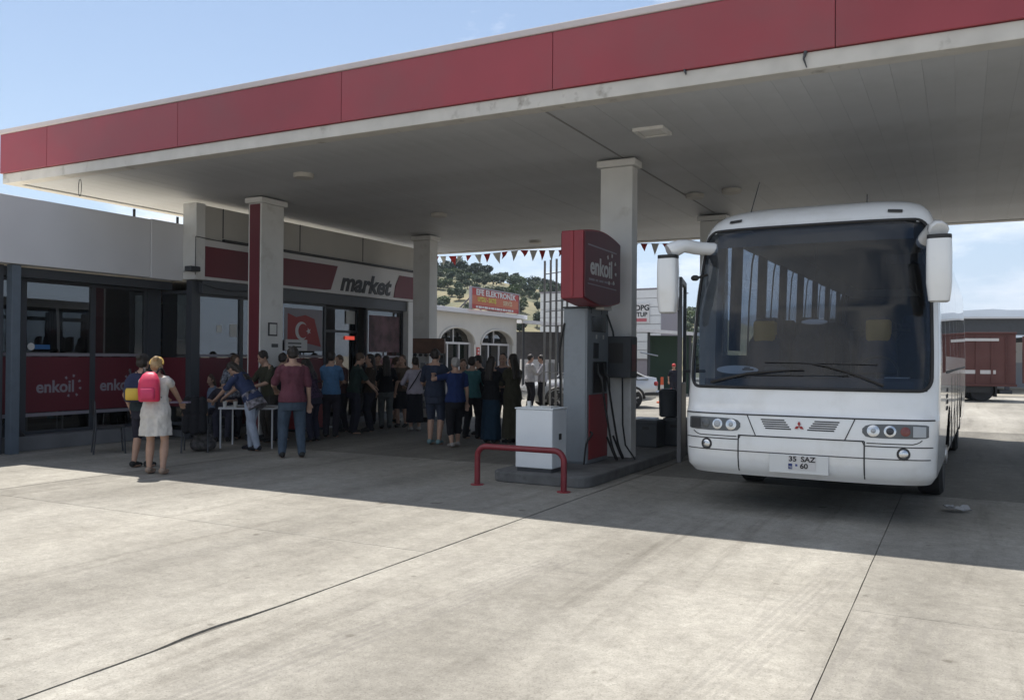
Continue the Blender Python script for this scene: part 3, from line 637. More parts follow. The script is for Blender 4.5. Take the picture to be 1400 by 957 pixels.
# ---------------------------------------------------------------- coach
def interp(tab, z):
    if z <= tab[0][0]: return tab[0][1]
    for (a, b), (c, d) in zip(tab, tab[1:]):
        if z <= c:
            f = (z-a)/(c-a); return b+(d-b)*f
    return tab[-1][1]
M_bus = mat('coach white paint', (0.70, 0.71, 0.715), 0.22, coat=0.8, var=0.03, vscale=2, dirt=(0.54, 0.53, 0.50), dirt_scale=1.6, dirt_pos=(0.48, 0.85))
M_seam = mat('panel gap', (0.03, 0.03, 0.032), 0.7)
G_wind = glass('windscreen glass', (0.35, 0.41, 0.50), 1.0, 0.0, 1.45)
G_side = glass('tinted side glass', (0.50, 0.53, 0.55), 1.0, 0.0, 1.6)
M_seat = mat('coach seat cloth', (0.025, 0.032, 0.055), 0.9, var=0.2, vscale=20)
M_cover = mat('headrest cover', (0.55, 0.33, 0.06), 0.85, var=0.06)
M_int = mat('coach lining', (0.06, 0.065, 0.08), 0.8)
M_lamp = glass('lamp lens', (0.75, 0.77, 0.78), 1.0, 0.03, 1.45)
def coach():
    bus = thing('coach', 'white touring coach parked under the canopy with its front door open', 'bus', (-1.465, 9.10, 0), R(-1.3))
    W = [(0.42, 1.20), (0.50, 1.25), (1.05, 1.275), (1.7, 1.275), (2.4, 1.255), (3.0, 1.215), (3.12, 1.19), (3.22, 1.15), (3.31, 1.08), (3.38, 0.96), (3.42, 0.72)]
    F = [(0.42, 0.10), (0.50, 0.03), (0.60, 0.005), (0.70, 0.0), (0.95, 0.015), (1.06, 0.03), (1.12, 0.075), (1.34, 0.12), (2.2, 0.28), (2.8, 0.44), (3.05, 0.53), (3.15, 0.60), (3.24, 0.70), (3.32, 0.84), (3.38, 1.02), (3.42, 1.35)]
    n, d, LEN = 3.5, 0.42, 12.0
    def wz(z): return interp(W, z)
    def fz(z): return interp(F, z)
    def surf(x, z):
        w_ = wz(z); q = min(abs(x)/w_, 1.0)
        return Vector((x, fz(z)+d*(1-(1-q**n)**(1/n)), z))
    def nrm(x, z):
        e = 0.004; a = surf(x+e, z)-surf(x-e, z); b = surf(x, z+e)-surf(x, z-e); v = a.cross(b).normalized()
        return v if v.y < 0 else -v
    # ring columns: ('f', phi) front, ('s', side, y) sides, ('r', x) rear
    fine = []
    for i in range(801):
        q = math.sin(math.pi/2*math.sin(-math.pi/2+math.pi*i/800))
        fine.append((q, q*1.275, d*(1-max(0, 1-abs(q)**n)**(1/n))))
    L = [0.0]
    for a, b in zip(fine, fine[1:]): L.append(L[-1]+math.hypot(b[1]-a[1], b[2]-a[2]))
    tot = L[-1]; nf = 84; cols_ = []
    k = 0
    for i in range(nf+1):
        target = tot*i/nf
        while k < 800 and L[k] < target: k += 1
        cols_.append(('f', fine[k][0], target-tot/2))
    ysd = [0.55+0.1*i for i in range(0, 114)]
    ring = list(cols_) + [('s', 1, y) for y in ysd] + [('r', x) for x in (1.0, 0.6, 0.2, -0.2, -0.6, -1.0)] + [('s', -1, y) for y in reversed(ysd)]
    def pt(c, z):
        w_ = wz(z)
        if c[0] == 'f':
            q = c[1]
            return Vector((q*w_, fz(z)+d*(1-max(0, 1-abs(q)**n)**(1/n)), z))
        back = LEN-0.25*max(0, fz(z)-0.3)
        if c[0] == 's':
            y0 = fz(z)+d; f = (c[2]-0.42)/(11.85-0.42); y = c[2] if c[2] > y0 else y0
            y = max(y, y0+(c[2]-0.5)*0.02); return Vector((c[1]*w_, min(y, back-0.12), z))
        return Vector((c[1]*w_, back-0.10*abs(c[1])**3, z))
    zs = [0.42, 0.46, 0.50, 0.55, 0.60, 0.65, 0.70, 0.76, 0.82, 0.88, 0.95, 1.02, 1.06, 1.09, 1.12, 1.18, 1.24, 1.30] + [1.34+0.0445*i for i in range(40)] + [3.12, 3.17, 3.22, 3.27, 3.31, 3.35, 3.38, 3.40, 3.42]
    zs = sorted(set(round(z, 4) for z in zs))
    nc = len(ring)
    WA, WZ0, WZ1, WR = 1.235, 1.345, 3.10, 0.13
    def in_wind(a, z):
        dx_, dz_ = abs(a)-(WA-WR), max(WZ0+WR-z, z-(WZ1-WR))
        if abs(a) > WA or z < WZ0 or z > WZ1: return False
        if dx_ > 0 and dz_ > 0: return dx_*dx_+dz_*dz_ < WR*WR
        return True
    pillars = [1.72+1.40*k for k in range(8)]
    buckets = {}
    for j in range(len(zs)-1):
        z = (zs[j]+zs[j+1])/2
        for i in range(nc):
            c0, c1 = ring[i], ring[(i+1) % nc]; key = 'body'
            if c0[0] == 'f' and c1[0] == 'f':
                a = (c0[2]+c1[2])/2
                if in_wind(a, z): key = 'windscreen'
                elif z < 1.065: key = 'bumper'
            elif c0[0] == 's' and c1[0] == 's':
                y = (c0[2]+c1[2])/2; s = c0[1]
                if any((y-yw)**2+(z-0.5)**2 < 0.60**2 for yw in (2.75, 8.7)): continue
                if s < 0 and 0.62 < y < 1.45 and 0.40 < z < 2.75: continue
                if s > 0 and 0.80 < y < 1.62 and 1.50 < z < 2.85: key = 'driver_window'
                if 1.70 < z < 3.12:
                    for q in range(7):
                        if pillars[q]+0.06 < y < pillars[q+1]-0.06: key = ('side_window', s, q)
            buckets.setdefault(key, []).append((i, j))
    for key, cells in buckets.items():
        idx = {}; vs = []; fs = []
        for (i, j) in cells:
            f = []
            for (ii, jj) in ((i, j), ((i+1) % nc, j), ((i+1) % nc, j+1), (i, j+1)):
                if (ii, jj) not in idx: idx[(ii, jj)] = len(vs); vs.append(pt(ring[ii], zs[jj]))
                f.append(idx[(ii, jj)])
            fs.append(f)
        if key == 'body':
            top = [pt(c, zs[-1]) for c in ring]; m0 = len(vs); vs += top; cen = len(vs); vs.append(Vector((0, 6.4, 3.44)))
            cA = len(vs); vs.append(Vector((0, 2.2, 3.44)))
            fs += [(m0+q, m0+(q+1) % nc, cen) for q in range(nc)]
            vs.pop()
        mb = MB(); mb.v = [tuple(v) for v in vs]; mb.f = fs
        nm = key if isinstance(key, str) else key[0]
        mm = {'body': M_bus, 'bumper': M_bus, 'windscreen': G_wind, 'driver_window': G_side, 'side_window': G_side}[nm]
        mb.build(nm, mm, bus, smooth=50)
    parts = {o.name.split('.')[0]: o for o in bus.children}
    bumper, wind, body = parts['bumper'], parts['windscreen'], parts['body']
    # windscreen rubber
    pts = []
    def wp(a, z):
        f = (a+tot/2)/tot*800; k = 0
        k = min(range(0, 801, 1), key=lambda q: abs(L[q]-(a+tot/2)))
        return pt(('f', fine[k][0]), z)
    seq = []
    for (cx, cz, a0) in ((WA-WR, WZ1-WR, 0), (-WA+WR, WZ1-WR, 90), (-WA+WR, WZ0+WR, 180), (WA-WR, WZ0+WR, 270)):
        for q in range(7):
            a = R(a0+90*q/6); seq.append((cx+WR*math.cos(a), cz+WR*math.sin(a)))
    dense = []
    for p, q in zip(seq, seq[1:]+seq[:1]):
        m_ = max(1, int(math.hypot(q[0]-p[0], q[1]-p[1])/0.12))
        for k in range(m_): dense.append((p[0]+(q[0]-p[0])*k/m_, p[1]+(q[1]-p[1])*k/m_))
    dense.append(dense[0])
    MB().tube([wp(*p)+Vector((0, -0.004, 0)) for p in dense], 0.017, 8).build('rubber_seal', M_rubber, wind, smooth=60)
    # black shade band at the bottom and top of the screen (inside)
    def patch(name, m, parent, poly, off=0.004, nx=10, thick=0.004):
        """poly as list of (x, z0, z1) columns laid on the front skin"""
        vs = []; fs = []
        for (x, z0, z1) in poly:
            for z in (z0, (z0+z1)/2, z1): vs.append(surf(x, z)+nrm(x, z)*off)
        for i in range(len(poly)-1):
            for k in range(2): fs.append((i*3+k, (i+1)*3+k, (i+1)*3+k+1, i*3+k+1))
        mb = MB(); mb.v = [tuple(v) for v in vs]; mb.f = fs
        return mb.build(name, m, parent, smooth=180)
    def lin(x0, x1, z00, z10, z01, z11, k=8):
        return [(x0+(x1-x0)*i/k, z00+(z01-z00)*i/k, z10+(z11-z10)*i/k) for i in range(k+1)]
    patch('shade_band', M_int, wind, lin(-1.05, 1.05, 1.37, 1.44, 1.37, 1.44, 16), -0.02)
    patch('sun_strip', mat('sun strip', (0.02, 0.035, 0.045), 0.4), wind, lin(-1.02, 1.02, 2.90, 3.07, 2.90, 3.07, 16), -0.02)
    def seam(pl, r=0.0055, parent=bumper):
        MB().tube([surf(x, z)+nrm(x, z)*0.002 for x, z in pl], r, 6).build('seam', M_seam, parent)
    X = lambda a, b, k=14: [a+(b-a)*i/k for i in range(k+1)]
    seam([(x, 1.062) for x in X(-1.235, 1.235, 60)], 0.008)
    seam([(x, 0.845) for x in X(-0.62, 0.62)], 0.007); seam([(x, 0.80) for x in X(-1.22, -0.62)]+[(-0.6, 0.845)]); seam([(0.6, 0.845)]+[(x, 0.80) for x in X(0.62, 1.22)])
    seam([(x, 0.68) for x in X(-1.2, 1.2, 60)], 0.005)
    for s in (-1, 1):
        seam([(0.62*s, z) for z in X(0.47, 0.845, 8)], 0.007); seam([(s*(0.44+0.09*f), 0.85+0.205*f) for f in (0, .2, .4, .6, .8, 1)])
        seam([(s*x, 0.83) for x in X(0.64, 1.05, 12)]+[(s*1.08, 0.838), (s*1.11, 0.852), (s*1.13, 0.87)], 0.005)
    # grilles, emblem
    for s in (-1, 1):
        for k in range(5):
            z = 0.925+0.022*k; xa, xb = 0.05+0.017*k+0.03, 0.34+0.012*k
            patch('grille_slat', M_seam, bumper, lin(s*xa, s*xb, z, z+0.013, z, z+0.013, 6), 0.003)
    mr = mat('emblem red', (0.30, 0.015, 0.02), 0.35)
    for ang in (90, 210, 330):
        a = R(ang); c0 = (0.0, 0.965); s = 0.026; dv = (math.cos(a), math.sin(a)); pv = (-dv[1], dv[0])
        q = [(c0[0], c0[1]), (c0[0]+dv[0]*s+pv[0]*s*0.58, c0[1]+dv[1]*s+pv[1]*s*0.58), (c0[0]+dv[0]*2*s, c0[1]+dv[1]*2*s), (c0[0]+dv[0]*s-pv[0]*s*0.58, c0[1]+dv[1]*s-pv[1]*s*0.58)]
        MB().prism(q, 'Y', surf(0, 0.96).y-0.012, surf(0, 0.96).y-0.002).build('emblem_diamond', mr, bumper)
    # lamps
    def disc(name, m, parent, x, z, r, off, dome=0.0, nn=18):
        c = surf(x, z); nv = nrm(x, z); u = nv.cross(Vector((0, 0, 1))).normalized(); v = u.cross(nv).normalized()
        rg = [[c+nv*(off+hh)+(u*math.cos(2*math.pi*k/nn)+v*math.sin(2*math.pi*k/nn))*r*rr for k in range(nn)] for rr, hh in ((1, -0.02), (1, 0), (0.7, dome*0.7), (0.3, dome))]
        return MB().rings(rg).build(name, m, parent, smooth=50)
    M_bez = mat('lamp bezel', (0.10, 0.105, 0.11), 0.3, 0.4); M_lchr = mat('lamp reflector', (0.55, 0.56, 0.58), 0.2, 1.0)
    M_amb = mat('amber lens', (0.17, 0.05, 0.045), 0.25); M_clr = mat('clear lens', (0.36, 0.38, 0.40), 0.15)
    for s in (-1, 1):
        prof = [(s*x, z0, z1) for x, z0, z1 in ((0.60, 0.93, 0.97), (0.63, 0.895, 1.0), (0.68, 0.885, 1.015), (0.80, 0.882, 1.02), (0.95, 0.882, 1.022), (1.08, 0.884, 1.022), (1.16, 0.89, 1.018), (1.185, 0.90, 1.01))]
        h = patch('headlight', M_bez, bumper, prof, 0.004)
        disc('lamp', M_lchr, h, s*0.70, 0.952, 0.058, 0.006, 0.004); disc('lamp_bulb', M_clr, h, s*0.70, 0.952, 0.024, 0.014, 0.01)
        disc('lamp', M_lchr, h, s*0.85, 0.952, 0.056, 0.006, 0.004); disc('lamp_bulb', M_dark if s > 0 else M_clr, h, s*0.85, 0.952, 0.036, 0.014, 0.01)
        disc('indicator', M_amb if s > 0 else M_bez, h, s*0.985, 0.952, 0.046, 0.007, 0.006)
        patch('side_lamp', M_clr if s > 0 else M_seam, h, lin(s*1.05, s*1.16, 0.90, 1.005, 0.90, 1.0, 5), 0.008)
        f = disc('fog_light', M_seam, bumper, s*0.97, 0.735, 0.062, 0.004); disc('lens', M_lchr, f, s*0.97, 0.735, 0.042, 0.008, 0.008)
        patch('roof_marker', M_seam, body, lin(s*0.76, s*0.90, 3.19, 3.225, 3.18, 3.215, 5), 0.012)
    # number plate
    pl = B('number_plate', mat('plate holder', (0.60, 0.61, 0.61), 0.4), bumper, -0.29, 0.29, -0.016, 0.02, 0.485, 0.675, 0.004)
    B('plate_white', M_lett, pl, -0.10, 0.17, -0.021, -0.0165, 0.525, 0.665)
    text('35', 0.072, M_ink, pl, frame((-0.055, -0.023, 0.632), (1, 0, 0)), ext=0.001, bold=0.002, sx=1.1); text('SAZ', 0.072, M_ink, pl, frame((0.095, -0.023, 0.632), (1, 0, 0)), ext=0.001, bold=0.002, sx=1.1)
    text('60', 0.072, M_ink, pl, frame((0.055, -0.023, 0.563), (1, 0, 0)), ext=0.001, bold=0.002, sx=1.1)
    B('plate_band', mat('plate blue', (0.01, 0.03, 0.15), 0.5), pl, -0.098, -0.060, -0.0235, -0.0215, 0.530, 0.585); text('TR', 0.03, M_lett, pl, frame((-0.079, -0.0242, 0.547), (1, 0, 0)), ext=0.0005)
    B('plate_stamp', mat('plate stamp', (0.05, 0.07, 0.22), 0.5), pl, -0.03, -0.008, -0.0235, -0.0215, 0.560, 0.583)
    # wipers, stickers on the screen
    def glasspt(x, z, off=0.03): return surf(x, z)+nrm(x, z)*off
    MB().tube([glasspt(-0.95, 1.39), glasspt(-0.55, 1.49), glasspt(-0.15, 1.53), glasspt(0.02, 1.535)], [0.016, 0.014, 0.010, 0.006], 6).build('wiper', M_black, wind)
    MB().tube([glasspt(-0.62, 1.475, 0.015), glasspt(0.45, 1.485, 0.015)], 0.009, 5).build('wiper_blade', M_black, wind)
    MB().tube([glasspt(0.78, 1.39), glasspt(0.45, 1.52), glasspt(0.22, 1.58), glasspt(0.10, 1.60)], [0.016, 0.014, 0.010, 0.006], 6).build('wiper', M_black, wind)
    MB().tube([glasspt(-0.38, 1.615, 0.015), glasspt(0.72, 1.60, 0.015)], 0.009, 5).build('wiper_blade', M_black, wind)
    el = [(-0.68+0.23*math.cos(R(a)), 1.535+0.045*math.sin(R(a)), 1.535-0.045*math.sin(R(a))) for a in range(178, 0, -8)]
    st = patch('oval_sticker', M_paper, wind, el, -0.012); patch('sticker_print', M_seam, st, lin(-0.62, -0.50, 1.53, 1.545, 1.53, 1.545, 3), -0.006); patch('sticker_print', M_seam, st, lin(-0.60, -0.54, 1.55, 1.562, 1.55, 1.562, 3), -0.006)
    # mirrors
    for s, zc in ((-1, 2.44), (1, 2.50)):
        xm = s*1.45 if s < 0 else 1.27
        top = Vector((xm, 0.18, zc+0.40))
        arm = [Vector((s*1.06, 0.62, 2.90)), Vector((s*1.20, 0.45, zc+0.46)), Vector((s*1.32, 0.28, zc+0.47)), top] if s < 0 else [Vector((1.10, 0.66, 2.86)), Vector((1.17, 0.48, 2.92)), Vector((1.23, 0.30, 2.95)), top]
        mir = MB().tube(smooth_path(arm, 4), [0.075]*9+[0.085, 0.09, 0.095, 0.085], 10).build('mirror_arm', M_bus, bus, smooth=60)
        rg = []
        for zz, rx, ry in ((zc-0.29, 0.075, 0.05), (zc-0.275, 0.095, 0.08), (zc-0.1, 0.115, 0.105), (zc+0.2, 0.115, 0.11), (zc+0.32, 0.11, 0.10)):
            rg.append([Vector((xm+rx*math.copysign(abs(math.cos(2*math.pi*k/20))**0.6, math.cos(2*math.pi*k/20)), 0.16+ry*math.copysign(abs(math.sin(2*math.pi*k/20))**0.6, math.sin(2*math.pi*k/20)), zz)) for k in range(20)])
        mh = MB().rings(rg).build('mirror_housing', M_bus, bus, smooth=50)
        MB().rings([[Vector((p.x, p.y, zc+0.325)) for p in rg[-1]], [Vector((p.x, p.y, zc+0.36)) for p in rg[-1]]]).build('mirror_collar', M_black, mh)
        B('mirror_glass', M_chrome, mh, xm-0.09, xm+0.09, 0.268, 0.275, zc-0.25, zc+0.28)
    MB().ball((-1.22, 0.42, 2.56), (0.05, 0.03, 0.035)).tube([(-1.2, 0.43, 2.56), (-1.10, 0.50, 2.60)], 0.014, 6).build('kerb_mirror', M_black, bus, smooth=60)
    # open door leaf on the entrance side, held clear of the body
    dr = MB()
    x0, x1, y0, y1, z0, z1 = -0.025, 0.025, 0.0, 0.86, 0.46, 2.58
    dr.box(x0, x1, y0, y0+0.07, z0, z1).box(x0, x1, y1-0.07, y1, z0, z1).box(x0, x1, y0+0.07, y1-0.07, z1-0.07, z1).box(x0, x1, y0+0.07, y1-0.07, z0, z0+0.9)
    dr = dr.build('door', M_dark, bus, 0.008); B('pane', G_side, dr, -0.005, 0.005, y0+0.07, y1-0.07, z0+0.9, z1-0.07)
    MB().tube([(0.02, 0.3, 1.5), (0.16, 0.3, 1.5), (0.26, 0.45, 1.5)], 0.02, 6).build('door_arm', M_dark, dr); dr.location = (-1.39, 0.40, 0); dr.rotation_euler = (0, 0, R(14))
    B('entrance_step', M_int, bus, -1.20, -0.65, 0.66, 1.42, 0.45, 0.62); B('entrance_step', M_int, bus, -1.20, -0.65, 0.95, 1.42, 0.625, 0.84)
    # inside: floor, dash, ceiling, seats
    B('floor', M_int, bus, -1.12, 1.12, 1.45, 11.7, 0.86, 0.95)
    B('ceiling_lining', M_int, bus, -0.85, 0.85, 1.3, 11.7, 3.22, 3.25); B('rear_wall', M_int, bus, -1.1, 1.1, 11.55, 11.6, 0.95, 3.05)
    B('luggage_rack', M_int, bus, 0.62, 1.02, 2.0, 11.5, 2.78, 2.9)
    db = MB().prism([(0.42, 0.95), (0.42, 1.38), (0.55, 1.46), (0.95, 1.44), (1.05, 1.2), (1.05, 0.95)], 'X', -0.62, 1.12).build('dashboard', M_int, bus, 0.02)
    pts = [Vector((0.62+0.21*math.cos(2*math.pi*k/24), 1.12+0.10*math.sin(2*math.pi*k/24), 1.50+0.185*math.sin(2*math.pi*k/24))) for k in range(25)]
    st = MB().tube(pts, 0.016, 7).build('steering_wheel', M_black, bus, smooth=60); MB().tube([(0.62, 1.12, 1.5), (0.62, 0.95, 1.3)], 0.03, 6).build('column', M_black, st)
    MB().tube([(0.42, 1.12, 1.5), (0.82, 1.12, 1.5)], 0.014, 6).build('spoke', M_black, st)
    def seat(x, y, zf=0.95, cover=True):
        rg = []
        for zz, yy, ww, dd in ((0.40, 0.0, 0.20, 0.06), (0.7, 0.05, 0.21, 0.06), (0.95, 0.10, 0.20, 0.055), (1.02, 0.12, 0.16, 0.05), (1.06, 0.125, 0.13, 0.05), (1.22, 0.14, 0.13, 0.045), (1.26, 0.145, 0.10, 0.03)):
            rg.append([Vector((x+ww*math.copysign(abs(math.cos(a))**0.5, math.cos(a)), y+yy+dd*math.copysign(abs(math.sin(a))**0.7, math.sin(a)), zf+zz)) for a in (2*math.pi*k/16 for k in range(16))])
        o = MB().rings(rg).build('seat', M_seat, bus, smooth=50)
        B('cushion', M_seat, o, x-0.21, x+0.21, y-0.42, y+0.02, zf+0.30, zf+0.46, 0.03); B('pedestal', M_black, o, x-0.15, x+0.15, y-0.35, y, zf, zf+0.30)
        if cover: MB().box(x-0.135, x+0.135, y+0.055, y+0.20, zf+0.90, zf+1.22).build('headrest_cover', M_cover, o, 0.03)
    seat(0.57, 1.62, 0.90, True); seat(-0.73, 1.62, 0.90, True)
    for r_ in range(11):
        for x in (-0.86, -0.40, 0.40, 0.86):
            seat(x, 2.75+0.82*r_, 0.95, False)
    # curtains gathered at the window pillars, driver's partition, papers on the dash
    mcur = mat('curtain', (0.05, 0.055, 0.085), 0.9, var=0.3, vscale=8)
    for s in (-1, 1):
        for q in range(8):
            pts = []
            for k in range(13): pts.append((pillars[q]-0.26+0.52*k/12, s*(1.10+0.018*(k % 2))))
            prof = [(y_, x_) for y_, x_ in pts]
            mb = MB()
            for (ya, xa), (yb, xb) in zip(prof, prof[1:]): mb.quad((xa, ya, 1.75), (xb, yb, 1.75), (xb*0.965, yb, 3.08), (xa*0.965, ya, 3.08))
            o = mb.build('curtain', mcur, bus); sd_ = o.modifiers.new('thick', 'SOLIDIFY'); sd_.thickness = 0.006
    B('dash_papers', M_paper, bus, -0.05, 0.28, 0.52, 0.74, 1.465, 1.475); B('dash_papers', M_paper, bus, 0.75, 0.98, 0.55, 0.72, 1.462, 1.47); B('dash_box', M_dark, bus, -0.5, -0.25, 0.6, 0.8, 1.46, 1.56, 0.01)
    MB().ball((0.02, 0.75, 2.06), (0.14, 0.018, 0.032), 14, 8).build('inner_mirror', M_lett, bus, smooth=180); MB().tube([(0.02, 0.77, 2.08), (0.02, 0.78, 2.93)], 0.005, 5).build('mirror_stalk', M_black, bus)
    MB().tube([(0.25, 1.9, 0.95), (0.25, 1.9, 2.0), (0.9, 1.95, 2.0)], 0.014, 6).build('grab_rail', M_dark, bus)
    # wheels
    for y in (2.75, 8.7):
        for s in (-1, 1):
            wl = MB().lathe([(0.30, -0.13), (0.46, -0.14), (0.50, -0.10), (0.50, 0.10), (0.46, 0.14), (0.30, 0.13)], (s*1.08, y, 0.50), 28, 'X').build('wheel', M_rubber, bus, smooth=40)
            MB().lathe([(0.29, 0.0), (0.29, 0.10*s), (0.24, 0.06*s), (0.12, 0.07*s), (0.11, 0.15*s), (0.02, 0.16*s)], (s*1.10, y, 0.50), 24, 'X').build('hub', M_alu, wl, smooth=40)
    B('underbody', M_black, bus, -1.0, 1.0, 0.55, 11.7, 0.52, 0.855)
    for s in (-1, 1): B('wheel_well', M_black, bus, min(s*0.75, s*0.78), max(s*0.75, s*0.78), 2.1, 9.4, 0.5, 1.2)
    # antenna and side trim on the driver's side
    MB().tube([(-0.75, 1.0, 3.30), (-0.66, 1.1, 3.72)], 0.006, 5).build('antenna', M_black, bus); MB().tube([(0.5, 1.2, 3.37), (0.5, 1.22, 3.50)], 0.006, 5).build('antenna', M_black, bus)
    for y in (3.6, 4.9, 6.2, 7.5): B('hatch_seam', M_seam, bus, 1.268, 1.279, y-0.006, y+0.006, 0.5, 1.45)
    B('belt_moulding', M_seam, bus, 1.270, 1.283, 1.8, 11.4, 1.50, 1.53)
    for k in range(12): MB().lathe([(0.022, 0), (0.022, 0.008)], (1.275, 1.9+0.12*(k % 3)+ (0.06 if (k//3) % 2 else 0), 1.10+0.07*(k//3)), 10, 'X').build('vent_hole', M_seam, bus)
    return bus
coach()
# ---------------------------------------------------------------- hills
M_hill = mat('dry hillside', (0.24, 0.20, 0.115), 0.95, var=0.35, vscale=0.05, dirt=(0.10, 0.105, 0.06), dirt_scale=0.045, dirt_pos=(0.36, 0.56))
M_mount = mat('far mountain', (0.055, 0.062, 0.06), 0.95, var=0.25, vscale=0.006)
def smooth01(x): x = min(max(x, 0), 1); return x*x*(3-2*x)
RIDGE = [(250, 26), (450, 24), (600, 20.3), (660, 19.5), (700, 18.6), (740, 17.2), (790, 15.0), (880, 12.6), (950, 11.2), (1050, 8), (1180, 3), (1290, 0)]
from mathutils import noise as mn
def hill_z(px, D):
    h = interp(RIDGE, px); b = smooth01((D-75)/125.0)
    q = Vector((px*0.012, D*0.03, 0))
    return h*b*(1-0.35*smooth01((D-215)/120)) + (mn.noise(q)*1.6+mn.noise(q*3.1)*0.6)*b
def hills():
    vs = []; fs = []; nx, ny = 90, 46
    for j in range(ny+1):
        D = 72+(330-72)*j/ny
        for i in range(nx+1):
            px = 250+(1290-250)*i/nx; p = AT(px, 488, D); vs.append((p.x, p.y, hill_z(px, D)-0.06))
    for j in range(ny):
        for i in range(nx): a = j*(nx+1)+i; fs.append((a, a+1, a+nx+2, a+nx+1))
    mb = MB(); mb.v = vs; mb.f = fs
    tag(mb.build('hill', M_hill, smooth=180), kind='structure')
    vs = []; fs = []; nx, ny = 70, 14
    for j in range(ny+1):
        D = 2500+1300*j/ny
        for i in range(nx+1):
            px = 500+1500*i/nx; p = AT(px, 488, D)
            rdg = 92+12*math.exp(-((px-1345)/120)**2)+10*math.sin(px*0.013)+9*mn.noise(Vector((px*0.012, 3, 0)))+6*mn.noise(Vector((px*0.05, 6, 0)))
            rdg *= smooth01((px-700)/450)
            vs.append((p.x, p.y, 2.0*rdg*smooth01(j/ny*2.0)*(1-0.3*max(0, j/ny-0.5))+8*mn.noise(Vector((px*0.03, D*0.004, 1)))-1))
    for j in range(ny):
        for i in range(nx): a = j*(nx+1)+i; fs.append((a, a+1, a+nx+2, a+nx+1))
    mb = MB(); mb.v = vs; mb.f = fs
    tag(mb.build('far_mountain', M_mount, smooth=180), kind='structure')
hills()

# ---------------------------------------------------------------- trees on the hillside
M_bark = mat('bark', (0.10, 0.075, 0.05), 0.95, var=0.3)
M_leaf = [mat('pine leaf', (0.035, 0.055, 0.03), 0.8, rnd_obj=0.35), mat('olive leaf', (0.075, 0.10, 0.06), 0.8, rnd_obj=0.3), mat('scrub leaf', (0.08, 0.11, 0.045), 0.8, rnd_obj=0.3)]
def crown_mesh(seed, flat, n, leaf, m):
    r = random.Random(seed); mb = MB()
    blobs = [(Vector((r.uniform(-.55, .55), r.uniform(-.55, .55), r.uniform(-.3, .5)*flat)), r.uniform(.38, .6)) for _ in range(9)]
    for _ in range(n):
        c, q = r.choice(blobs)
        d = Vector((r.gauss(0, 1), r.gauss(0, 1), r.gauss(0, 1))).normalized()
        p = c+Vector((d.x*q, d.y*q, d.z*q*flat))*r.uniform(0.72, 1.05)
        a = Vector((r.gauss(0, 1), r.gauss(0, 1), r.gauss(0, 0.7))).normalized(); b = a.orthogonal().normalized(); s = leaf*r.uniform(.6, 1.3)
        b = Quaternion(a, r.uniform(0, 6)) @ b
        mb.quad(p-a*s-b*s*.5, p+a*s-b*s*.5, p+a*s+b*s*.5, p-a*s+b*s*.5)
    me = mb.mesh('crown', False); me.materials.append(m); return me
